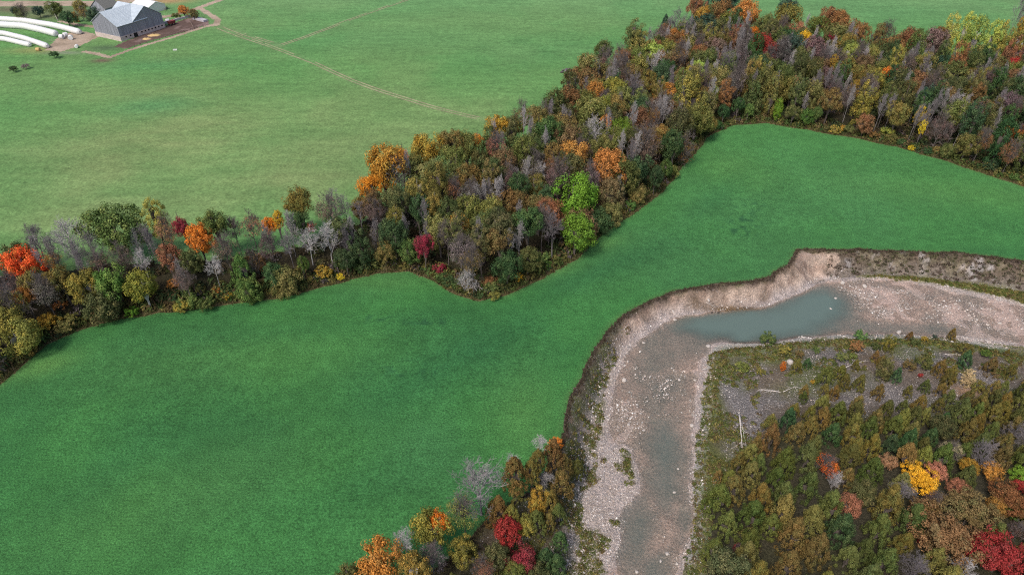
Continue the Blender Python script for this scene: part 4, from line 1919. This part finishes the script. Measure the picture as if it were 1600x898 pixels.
# olive weeds on the banks and the gravel flat
wk_ = np.where(vis & (((region == 4) & (cB > -9) & (fbm(fc[:, 0], fc[:, 1], 5, 3) > .5)) | ((region == 0) & river_side & (cB < 3.2) & (cB < cF)) | ((region == 3) & (pu > 1350) & (cR > -np.interp(pu, [1340, 1400, 1500, 1600, 1700], [0, 1.6, 3.0, 5.5, 7])) & (pv < 500))
               | ((region == 3) & (cG < -1) & (pu < 1003) & (fbm(fc[:, 0], fc[:, 1], 4.5, 85) > .5) & (pv > 640))
               | ((region == 0) & river_side & (pu < 985) & (cF > 2) & (fbm(fc[:, 0], fc[:, 1], 3.2, 77) > .5))))[0]
n = 7500
q = pts_in(wk_, n, 13)
s_ = rng.uniform(.22, .62, n)
scatter("low_weeds", [b[0] for b in WEED], [b[1] for b in WEED], np.column_stack([q, H(q[:, 0], q[:, 1])]), np.stack([s_, s_, s_ * 1.1], 1), rng.uniform(0, 6.28, n),
        colors(n, [(.15, .155, .045), (.11, .13, .04), (.20, .17, .06), (.14, .10, .05), (.09, .12, .035)], 14), M_MASS, "low olive weeds on the river banks and the gravel flat")


# ------------------------------------------------------------------ stones
def stone_base(seed, flat=.6):
    r = np.random.default_rng(seed)
    p = (1 + 5 ** .5) / 2
    V = np.array([(-1, p, 0), (1, p, 0), (-1, -p, 0), (1, -p, 0), (0, -1, p), (0, 1, p), (0, -1, -p), (0, 1, -p), (p, 0, -1), (p, 0, 1), (-p, 0, -1), (-p, 0, 1)], float)
    V /= np.linalg.norm(V, axis=1)[:, None]
    V *= r.uniform(.72, 1.15, (12, 1))
    V *= (1, r.uniform(.6, .95), flat)
    F = np.array([(0, 11, 5), (0, 5, 1), (0, 1, 7), (0, 7, 10), (0, 10, 11), (1, 5, 9), (5, 11, 4), (11, 10, 2), (10, 7, 6), (7, 1, 8), (3, 9, 4), (3, 4, 2), (3, 2, 6), (3, 6, 8), (3, 8, 9),
                  (4, 9, 5), (2, 4, 11), (6, 2, 10), (8, 6, 7), (9, 8, 1)])
    return V, F


ST = [stone_base(i) for i in range(6)]
bx, by = fc[:, 0], fc[:, 1]
clus = np.clip(at(1410, 470, -5, bx, by, 24, 5, -14) + .8 * at(1480, 492, -5, bx, by, 26, 4, -10) + .7 * at(1000, 600, -5, bx, by, 10, 9) + .8 * at(1010, 640, -5, bx, by, 10, 10)
               + .5 * at(1040, 560, -5, bx, by, 9, 5), 0, 1)
wet = (region == 3) & vis & (pool[QF].mean(1) < .35)
olive_ = (pu > 1350) & (cR > -np.interp(pu, [1340, 1400, 1500, 1600, 1700], [0, 1.6, 3.0, 5.5, 7])) & (pv < 500)
jobs = [(wet & (cG < 0) & ~olive_, 5600, (.07, .24), 21), (wet & (clus > .35) & (fbm(bx, by, 4, 81) > .42), 2400, (.09, .34), 22), (wet & ~olive_, 3200, (.06, .20), 23),
        ((region == 4) & vis & (cB > -26) & (pv < np.interp(pu, [1060, 1085, 1120, 1160, 1215, 1290, 1350, 1450, 1540, 1600, 1700], [905, 850, 765, 712, 660, 636, 650, 640, 622, 606, 590])) & (fbm(bx, by, 6, 91) > .5), 2300, (.06, .18), 24), ((region == 0) & river_side & (cR < 2.2) & ~olive_, 2200, (.08, .32), 25),
        ((region == 0) & river_side & (pu < 985) & (cF > 2.2) & ((pv < 740) | (cR < 5)), 1300, (.08, .26), 26)]
PP, SS = [], []
for msk, n, (a, b), sd in jobs:
    q = pts_in(np.where(msk)[0], int(n * 1.5), sd)
    w_ = fbm(q[:, 0], q[:, 1], 5, 140 + sd) * .6 + vnoise(q[:, 0], q[:, 1], 1.6, 60) * .4
    q = q[np.argsort(-w_ + rng.normal(size=len(q)) * .07)[:n]]
    PP.append(q)
    SS.append(a + (b - a) * rng.random(n) ** 2.5)
q, s_ = np.vstack(PP), np.concatenate(SS)
n = len(q)
scatter("gravel_stones", [b[0] for b in ST], [b[1] for b in ST], np.column_stack([q, np.maximum(H(q[:, 0], q[:, 1]), LEVEL - .12 * (H(q[:, 0], q[:, 1]) > LEVEL - .35)) + s_ * .12]), np.repeat(s_[:, None], 3, 1), rng.uniform(0, 6.28, n),
        colors(n, [(.44, .40, .37), (.36, .31, .28), (.52, .49, .47), (.28, .23, .20), (.40, .34, .30)], 27), M_STONE, "loose white and buff stones strewn over the river bed")


def big_stone(nm, cat, label, u, v, rad, col, flat=.65, seed=0, z=None, name_parent=None):
    x_, y_ = solve(u, v, rad * .2)
    V, F = stone_base(seed, flat)
    me0 = mk_mesh(nm, V, F)
    import bmesh
    bm = bmesh.new()
    bm.from_mesh(me0)
    bmesh.ops.subdivide_edges(bm, edges=bm.edges[:], cuts=2, use_grid_fill=True, smooth=.35)
    r = np.random.default_rng(seed + 5)
    for vv in bm.verts:
        vv.co *= 1 + r.normal() * .035
    bm.to_mesh(me0)
    bm.free()
    a = me0.attributes.new("Col", 'FLOAT_COLOR', 'POINT')
    c = np.ones((len(me0.vertices), 4), np.float32)
    c[:, :3] = np.array(col) * r.uniform(.85, 1.15, (len(c), 1))
    a.data.foreach_set("color", c.ravel())
    me0.materials.append(M_STONE)
    o = link(nm, me0, None, (x_, y_, max(float(H(x_, y_)), LEVEL - .2) + rad * flat * .35))
    o.scale = (rad, rad, rad)
    o.rotation_euler = (0, 0, seed)
    tag(o, label, cat, "single boulders of the river")
    return o


PALE = (.43, .39, .36)
for i, (u, v, px_, lab) in enumerate([
        (975, 594, 10, "largest pale boulder, alone in the shallows under the curved bank"), (1006, 536, 6, "white boulder in the shallows where the river bends by the bluff"),
        (981, 565, 5, "small white boulder against the western shore above the largest boulder"), (1061, 594, 7, "pale boulder in mid river level with the largest boulder"),
        (1086, 594, 5, "little pale boulder near the eastern shore level with the largest boulder"), (1107, 371 * 0 + 541, 8, "white boulder on the point of the gravel spit"),
        (1235, 566, 13, "big white boulder beside the orange sapling"), (1243, 569, 7, "smaller white boulder touching the big one beside the orange sapling"),
        (1042, 865, 8, "pale boulder in the lower reach of the river"), (1032, 878, 7, "rounded boulder just below the pale one in the lower river reach"),
        (995, 894, 7, "buff boulder at the bottom of the river view"), (1053, 771, 6, "boulder in the narrow deep part of the river"),
        (1081, 665, 8, "white boulder on the eastern shore across from the dead log"), (1058, 880, 6, "boulder beside the eastern gravel patch in the lower reach"),
        (1059, 734, 5, "small boulder at the edge of the long dark pool"), (982, 663, 6, "pale boulder at the western gravel bar's upper end"),
        (1351, 447, 9, "flat pale slab at the top of the upper reach"), (1316, 442, 8, "pale boulder below the brown cliff corner"),
        (1304, 470, 6, "white boulder at the eastern end of the teal pool"), (1296, 488, 6, "small white boulder in the teal pool's shallow end"),
        (1562, 505, 6, "lone boulder in the upper reach near the cedar flat"), (1405, 519, 11, "white slab by the shore below the stone scatter"),
        (1107, 469, 7, "dark edged boulder at the foot of the bluff"), (1055, 500, 7, "white boulder where the bluff meets the gravel")]):
    x_, y_ = solve(u, v, 0.3)
    d_ = proj(x_, y_, -5)[2]
    big_stone("boulder", "boulder", lab, u, v, px_ / 2 * d_ / F_PX, PALE, .5 if 'slab' in lab else .7, 30 + i)


# ------------------------------------------------------------------ dead logs and driftwood
def log(label, u0, v0, u1, v1, r0, twigs=0, seed=0, roots=True, group="dead logs on the river flat"):
    a = np.array([*solve(u0, v0, .2)])
    b = np.array([*solve(u1, v1, .2)])
    root = empty("fallen_log", (a[0], a[1], float(H(*a)) + r0 * .8))
    tag(root, label, "log", group)
    r = np.random.default_rng(seed)
    pts = []
    for i in range(7):
        f = i / 6
        p = a + (b - a) * f
        z = float(H(*p)) - float(H(*a)) + .05 * math.sin(3 * f)
        pts.append((p[0] - a[0] + r.normal() * .08, p[1] - a[1] + r.normal() * .08, z))
    MB().tube(pts, [r0 * (1.15 - .75 * i / 6) for i in range(7)], 7).build("log_stem", M_LOG, root, smooth=True)
    if roots:
        m = MB()
        d = np.array(pts[0]) - np.array(pts[1])
        d /= np.linalg.norm(d)
        for k in range(6):
            e = d * .5 + r.normal(size=3) * .55
            m.tube([pts[0], tuple(np.array(pts[0]) + e * r0 * 2.2), tuple(np.array(pts[0]) + e * r0 * 4 + (0, 0, .1))], [r0 * .5, r0 * .3, r0 * .1], 5)
        m.build("root_plate", M_LOG, root)
    if twigs:
        m = MB()
        for k in range(twigs):
            i = r.integers(2, 6)
            e = np.array(pts[i + 1 if i < 6 else i]) - np.array(pts[i - 1])
            e = e / np.linalg.norm(e) + r.normal(size=3) * (.6, .6, .3)
            e[2] = abs(e[2]) * .5
            L = r.uniform(.8, 2.2)
            p0 = np.array(pts[i])
            m.tube([tuple(p0), tuple(p0 + e * L * .5), tuple(p0 + e * L + (0, 0, -.05))], [r0 * .4, r0 * .28, r0 * .1], 4)
        m.build("branch", M_LOG, root)
    return root


log("long white dead log lying on the gravel, upper of a touching pair", 1155, 647, 1160, 699, .20, 2, 1)
log("shorter white dead log lying against the long one on the gravel", 1159, 662, 1166, 699, .13, 1, 2, False)
log("small grey log with root end on the green patch of the flat", 1214, 610, 1184, 609, .13, 3, 3)
log("thin grey log between the green patch and the cedars", 1224, 611, 1245, 603, .09, 2, 4, False)
log("long thin pale log under the sparse cedars of the flat", 1321, 573, 1356, 561, .10, 4, 5, False)
log("dead log on the crest of the bar near the rim cedar", 1476, 553, 1520, 555, .10, 2, 6, False)
log("small driftwood stick fallen on the pale bluff", 1103, 471, 1118, 480, .08, 3, 7, False, "driftwood on the bluff")
log("driftwood tangle at the bluff's foot beside the white boulder", 1051, 483, 1058, 494, .10, 4, 8, False, "driftwood on the bluff")
for k, (u0, v0, u1, v1) in enumerate(((1248, 527, 1252, 519), (1252, 524, 1282, 520), (1250, 525, 1268, 518), (1254, 526, 1276, 523))):
    log(["white upright driftwood stub at the spit's tip", "longest white driftwood branch above the spit's green weeds", "white driftwood branch crossing the spit's brush heap", "lowest white driftwood branch of the spit's brush heap"][k],
        u0, v0, u1, v1, .10, 5, 20 + k, False, "driftwood at the spit")

# heap of field stones at the pasture edge
hx, hy = G(888, 113, Z_UP)
heap = empty("stone_heap", (hx, hy, float(H(hx, hy))))
tag(heap, "dark heap of stones on the pasture where the wood begins", "stone heap")
for i in range(16):
    V, F = stone_base(90 + i, .7)
    me = mk_mesh("stone", V * rng.uniform(.5, .95), F, M_STONE, {"Col": np.tile((.15, .125, .14), (12, 1)) * rng.uniform(.6, 1.5)})
    a_ = rng.uniform(0, 6.28)
    r_ = rng.uniform(0, 1) ** .6
    link("stone", me, heap, (math.cos(a_) * 3.8 * r_, math.sin(a_) * 1.7 * r_, .3 + .8 * (1 - r_)))


# ------------------------------------------------------------------ the farm
def wall_quad(m, pts):
    m.face(*pts)


AX, AY = G(190, 64, Z_UP)
zb = float(H(AX, AY)) - .1
barn = empty("barn", (AX, AY, zb), R(62))
tag(barn, "large weathered grey board barn with pale metal roof above a muddy yard", "barn")
LX, LY, X1, XR = 25.5, 18.5, 8.5, 17.0
HB, HE, HR = 2.3, 7.2, 12.6
m = MB()
m.box(-.15, LX + .15, -.15, LY + .15, -.6, HB)
m.build("stone_base", M_BASE, barn)
m = MB()
z0, z1 = HB + .002, HE
# long front wall with the cross gable flush in it, then the other walls
m.face((0, 0, z0), (LX, 0, z0), (LX, 0, z1), (XR, 0, HR), (X1, 0, z1), (0, 0, z1))
m.face((LX, 0, z0), (LX, LY, z0), (LX, LY, z1), (LX, 0, z1))
m.face((LX, LY, z0), (0, LY, z0), (0, LY, z1), (X1, LY, z1), (XR, LY, HR), (LX, LY, z1))
m.face((0, LY, z0), (0, 0, z0), (0, 0, z1), (0, LY / 2, HR), (0, LY, z1))
m.build("board_wall", M_BOARD, barn)
# battens: real ribs on the boards
m = MB()
for i in range(64):
    xx = .2 + i * .4
    if xx > LX:
        break
    top = z1 if xx < X1 else z1 + (HR - z1) * (1 - abs(xx - XR) / (XR - X1))
    m.box(xx, xx + .09, -.06, -.003, z0 + random.uniform(0, .5), top - .3)
for i in range(45):
    yy = .2 + i * .4
    top = z1 + (HR - z1) * (1 - abs(yy - LY / 2) / (LY / 2))
    m.box(-.06, -.003, yy, yy + .09, z0 + random.uniform(0, .5), top - .3)
o = m.build("batten", M_BOARD, barn)
tag(o, kind='stuff')


def roof_slab(name, p0, p1, p2, p3, parent, mat, th=.14):
    n = np.cross(np.array(p1) - np.array(p0), np.array(p3) - np.array(p0))
    n = n / np.linalg.norm(n)
    if n[2] < 0:
        n = -n
    P4 = [np.array(p) for p in (p0, p1, p2, p3)]
    m = MB()
    m.v = [tuple(p + n * .02) for p in P4] + [tuple(p + n * th) for p in P4]
    m.f = [(0, 3, 2, 1), (4, 5, 6, 7), (0, 1, 5, 4), (1, 2, 6, 5), (2, 3, 7, 6), (3, 0, 4, 7)]
    return m.build(name, mat, parent)


def dz(run, full, rise):
    return run * rise / full


oh = .45
e_ = dz(oh, LY / 2, HR - HE)
roof_slab("roof", (-oh, -oh, HE - e_), (XR, -oh, HE - e_), (XR, LY / 2, HR), (-oh, LY / 2, HR), barn, M_ROOF)
roof_slab("roof", (-oh, LY + oh, HE - e_), (XR, LY + oh, HE - e_), (XR, LY / 2, HR), (-oh, LY / 2, HR), barn, M_ROOF)
e2_ = dz(oh, XR - X1, HR - HE)
roof_slab("cross_roof", (X1 - oh, -oh, HE - e2_ + .03), (X1 - oh, LY + oh, HE - e2_ + .03), (XR, LY + oh, HR + .03), (XR, -oh, HR + .03), barn, M_ROOF)
roof_slab("cross_roof", (LX + oh, -oh, HE - e2_ + .03), (LX + oh, LY + oh, HE - e2_ + .03), (XR, LY + oh, HR + .03), (XR, -oh, HR + .03), barn, M_ROOF)
m = MB()
for i in range(24):
    xx = .3 + i * .7
    if xx > 16.6:
        break
    y1_ = LY / 2 if xx < X1 else LY / 2
    y0_ = -.4 if xx < X1 - .5 else (xx - X1) / (XR - X1) * LY / 2 + .3
    if y0_ > y1_ - .4:
        continue
    zz = lambda q: HE + (HR - HE) * q / (LY / 2)
    m.tube([(xx, y0_, zz(y0_) + .17), (xx, y1_, zz(y1_) + .17)], [.035, .035], 4)
for i in range(27):
    yy = .2 + i * .7
    if yy > LY:
        break
    m.tube([(XR + .1, yy, HR + .17), (LX + .35, yy, HE - .12 + .17)], [.035, .035], 4)
tag(m.build("roof_seam", M_ROOF, barn), kind='stuff')
MB().box(7.2, 9.2, -.32, -.12, -.4, 2.15).build("door", M_DARK, barn)
for xx in (2.5, 5.0, 11.5, 13.5, 15.5, 17.5, 19.5, 21.5, 23.5):
    MB().box(xx, xx + .75, -.24, -.13, 1.3, 1.95).build("window", M_DARK, barn)


def gable_shed(name, u0, v0, u1, v1, wd, he, hr, wallm, roofm, label, openings=0):
    a, b = np.array(G(u0, v0, Z_UP)), np.array(G(u1, v1, Z_UP))
    L = np.linalg.norm(b - a)
    root = empty(name, (a[0], a[1], float(H(*a)) - .05), math.atan2(*(b - a)[::-1]))
    tag(root, label, "shed")
    m = MB()
    m.face((0, 0, -.5), (L, 0, -.5), (L, 0, he), (0, 0, he))
    m.face((L, 0, -.5), (L, wd, -.5), (L, wd, he), (L, wd / 2, hr), (L, 0, he))
    m.face((L, wd, -.5), (0, wd, -.5), (0, wd, he), (L, wd, he))
    m.face((0, wd, -.5), (0, 0, -.5), (0, 0, he), (0, wd / 2, hr), (0, wd, he))
    m.build("wall", wallm, root)
    q = .35 * (hr - he) / (wd / 2)
    roof_slab("roof", (-.3, -.35, he - q), (L + .3, -.35, he - q), (L + .3, wd / 2, hr), (-.3, wd / 2, hr), root, roofm, .12)
    roof_slab("roof", (-.3, wd + .35, he - q), (L + .3, wd + .35, he - q), (L + .3, wd / 2, hr), (-.3, wd / 2, hr), root, roofm, .12)
    for i in range(openings):
        w_ = L / openings
        MB().box(w_ * i + .5, w_ * (i + 1) - .5, -.12, -.01, .3, he - .35).build("opening", M_DARK, root)
    return root


gable_shed("farm_shed", 209, 15, 234, 22, 10, 2.9, 5.0, M_PLAST, M_PLAST, "white sided white roofed shed with a row of dark openings", 6)
gable_shed("farm_shed", 168, 26, 189, 19, 10, 4.2, 8.0, M_BOARD, M_SHING, "grey shingled shed standing behind the barn", 0)


def fence(label, pts, h=1.2, step=3.0, rails=2, group="farmyard fences"):
    W = [np.array(G(u, v, Z_UP)) for u, v in pts]
    root = empty("fence", (*W[0], float(H(*W[0]))))
    tag(root, label, "fence", group)
    for a, b in zip(W[:-1], W[1:]):
        L = np.linalg.norm(b - a)
        n = max(1, int(L / step))
        for i in range(n + 1 if b is W[-1] else n):
            p = a + (b - a) * i / n
            z = float(H(*p)) - float(H(*W[0]))
            MB().box(-.09, .09, -.09, .09, -.2, h).build("post", M_WOOD, root, (p[0] - W[0][0], p[1] - W[0][1], z))
        for k in range(rails):
            zz = h * (.45 + .45 * k)
            m = MB()
            pa = (*(a - W[0]), float(H(*a)) - float(H(*W[0])) + zz)
            pb = (*(b - W[0]), float(H(*b)) - float(H(*W[0])) + zz)
            m.tube([pa, pb], [.07, .07], 4)
            m.build("rail", M_WOOD, root)


fence("wooden fence along the field side of the muddy yard", [(200, 77), (240, 65), (288, 51), (318, 43)])
fence("small corral fence beside the white shed", [(248, 10), (262, 14), (258, 18)], 1.3, 2.5)
fence("short fence at the far end of the muddy yard", [(296, 33), (303, 46)], 1.3, 2.5)


def box_wall(name, label, cat, u0, v0, u1, v1, th, h, mat):
    a, b = np.array(G(u0, v0, Z_UP)), np.array(G(u1, v1, Z_UP))
    L = np.linalg.norm(b - a)
    m = MB()
    n = 6
    for i in range(n):
        m.box(L * i / n + .02, L * (i + 1) / n - .02, -th / 2, th / 2, -.5, h + .04 * (i % 2))
    o = m.build(name, mat, None, (*a, float(H(*a))))
    o.rotation_euler = (0, 0, math.atan2(*(b - a)[::-1]))
    tag(o, label, cat)
    return o


box_wall("concrete_wall", "low pale concrete wall behind the muddy yard", "wall", 252, 39, 297, 27, .9, 1.3, M_CONC)
box_wall("concrete_wall", "pale concrete bunker wall beyond the yard's end", "wall", 304, 30, 322, 35, 2.6, 1.0, M_CONC)


def tube_row(label, pts, rad):
    W = [G(u, v, Z_UP) for u, v in pts]
    fine = []
    for (a, b) in zip(W[:-1], W[1:]):
        for i in range(14):
            f = i / 14
            fine.append((a[0] + (b[0] - a[0]) * f, a[1] + (b[1] - a[1]) * f))
    fine.append(W[-1])
    z0 = float(H(*fine[0]))
    P3 = [(p[0] - fine[0][0], p[1] - fine[0][1], float(H(*p)) - z0 + rad * .85) for p in fine]
    root = empty("wrapped_bale_row", (*fine[0], z0))
    tag(root, label, "bale row", "white wrapped bale rows by the barn")
    rr = [rad * (1.0 + .045 * (i % 2)) for i in range(len(P3))]
    rr[0] = rr[-1] = rad * .8
    MB().tube(P3, rr, 10).build("plastic_wrap", M_PLAST, root, smooth=True)
    MB().tube([P3[-1], tuple(np.array(P3[-1]) + (np.array(P3[-1]) - np.array(P3[-2])) * .12)], [rad * .6, rad * .5], 10).build("end_bale", M_PLAST, root)


tube_row("longest white wrapped bale row, topmost of four", [(-40, 30), (40, 35), (80, 42), (126, 53)], 1.5)
tube_row("white wrapped bale row just below the longest one", [(-40, 38), (40, 44), (68, 51), (89, 57)], 1.6)
tube_row("third white wrapped bale row across the grass gap", [(-40, 50), (8, 55), (40, 63), (75, 75)], 1.3)
tube_row("lowest and shortest white wrapped bale row", [(-40, 58), (10, 64), (48, 73)], 1.2)
for i, (u, v, mt, lab) in enumerate(((97, 60, M_PLAST, "white wrapped bale lying apart, westernmost of three"), (103, 57, M_PLAST, "white wrapped bale lying apart, middle of three"), (111, 61, M_PLAST, "white wrapped bale lying apart, nearest to the barn"),
                                     (60, 79, M_HAY, "single golden hay bale in the dry grass"), (262, 34, M_PLAST, "white tank standing behind the yard wall"), (120, 74, M_PLAST, "small white barrel beside the farm road"))):
    x_, y_ = G(u, v, Z_UP)
    root = empty("round_bale" if 'bale' in lab else "tank", (x_, y_, float(H(x_, y_))), i)
    tag(root, lab, "bale" if 'bale' in lab else "tank", "loose bales by the farm road" if 'apart' in lab else None)
    r_ = 1.15 if i < 3 else .8
    MB().tube([(-.9, 0, r_ * .92), (-.75, 0, r_ * .92), (.75, 0, r_ * .92), (.9, 0, r_ * .92)], [r_ * .85, r_, r_, r_ * .85], 12).build("roll" if 'bale' in lab else "drum", mt, root, smooth=False)
    MB().tube([(.9, 0, r_ * .92), (.93, 0, r_ * .92)], [r_ * .5, r_ * .45], 12).build("end_face", mt, root)
for i, (u, v, rr_, lab) in enumerate(((241, 55, 2.3, "larger pile of golden hay spread in the muddy yard"), (229, 61, 1.5, "smaller pile of hay nearer the barn door"))):
    x_, y_ = G(u, v, Z_UP)
    r = np.random.default_rng(i)
    V, F = [], []
    n = 14
    for j in range(4):
        for k in range(n):
            a_ = 2 * math.pi * k / n
            q_ = rr_ * (1 - j / 3.6) * r.uniform(.85, 1.15)
            V.append((q_ * math.cos(a_) * 1.5, q_ * math.sin(a_), [-.1, .3, .5, .6][j]))
    for j in range(3):
        for k in range(n):
            F.append((j * n + k, j * n + (k + 1) % n, (j + 1) * n + (k + 1) % n, (j + 1) * n + k))
    o = link("hay_pile", mk_mesh("hay_pile", V, F, M_HAY, None, True), None, (x_, y_, float(H(x_, y_))))
    tag(o, lab, "hay pile")
# feed wagon
x_, y_ = G(269, 39, Z_UP)
wg = empty("feed_wagon", (x_, y_, float(H(x_, y_))), R(62))
tag(wg, "small faded red feed wagon standing by the yard wall", "wagon")
m = MB()
m.v = [(-1.6, -.8, .9), (1.6, -.8, .9), (1.6, .8, .9), (-1.6, .8, .9), (-1.9, -1.1, 2.2), (1.9, -1.1, 2.2), (1.9, 1.1, 2.2), (-1.9, 1.1, 2.2)]
m.f = [(3, 2, 1, 0), (4, 5, 6, 7), (0, 1, 5, 4), (1, 2, 6, 5), (2, 3, 7, 6), (3, 0, 4, 7)]
m.build("hopper", M_RED, wg)
for sx in (-1.1, 1.1):
    for sy in (-.95, .95):
        MB().tube([(sx, sy - .12, .45), (sx, sy + .12, .45)], [.45, .45], 12).build("wheel", M_DARK, wg)
        wh_ = [c_ for c_ in wg.children if c_.name.startswith("wheel")][-1]
        MB().tube([(sx, sy - .15, .45), (sx, sy + .15, .45)], [.14, .14], 8).build("hub", M_RED, wh_)
MB().tube([(1.6, 0, .7), (3.0, 0, .4)], [.07, .07], 5).build("drawbar", M_RED, wg)
# trough in the pasture
x_, y_ = G(274, 79.5, Z_UP)
tg = empty("water_trough", (x_, y_, float(H(x_, y_))), .2)
tag(tg, "tiny white water trough alone on the pasture below the barn", "trough")
m = MB()
m.box(-.9, .9, -.35, .35, .05, .15)
m.box(-.9, .9, -.35, -.28, .15, .6)
m.box(-.9, .9, .28, .35, .15, .6)
m.box(-.9, -.83, -.28, .28, .15, .6)
m.box(.83, .9, -.28, .28, .15, .6)
m.build("basin", M_PLAST, tg)
MB().box(-.7, -.5, -.3, .3, 0, .05).box(.5, .7, -.3, .3, 0, .05).build("foot", M_DARK, tg)
# utility pole
x_, y_ = G(90, 31, Z_UP)
up_ = empty("utility_pole", (x_, y_, float(H(x_, y_))))
up_.rotation_euler = (0, R(-8), 0)
tag(up_, "pale leaning utility pole beside the dark farm tree", "pole")
MB().tube([(0, 0, -.3), (0, 0, 9)], [.17, .11], 8).build("mast", M_LOG, up_)
MB().box(-1.0, 1.0, -.07, .07, 8.2, 8.4).build("crossarm", M_LOG, up_)

# dead brush and tufts on the brown talus east of the cliff corner and down the bluff
n = 800
q = pts_in(np.where((region == 0) & river_side & (pu > 1290) & (cF > .8) & (cR > 1.0) & (cF < 30) & (pv < 470))[0], n, 31)
s_ = rng.uniform(.2, .7, n)
scatter("bank_brush", [b[0] for b in WEED], [b[1] for b in WEED], np.column_stack([q, H(q[:, 0], q[:, 1])]), np.stack([s_, s_, s_ * 1.2], 1), rng.uniform(0, 6.28, n),
        colors(n, [(.075, .055, .045), (.10, .08, .06), (.06, .06, .035), (.13, .10, .08), (.08, .085, .04)], 32), M_MASS, "dark dead brush on the brown bank east of the cliff corner")
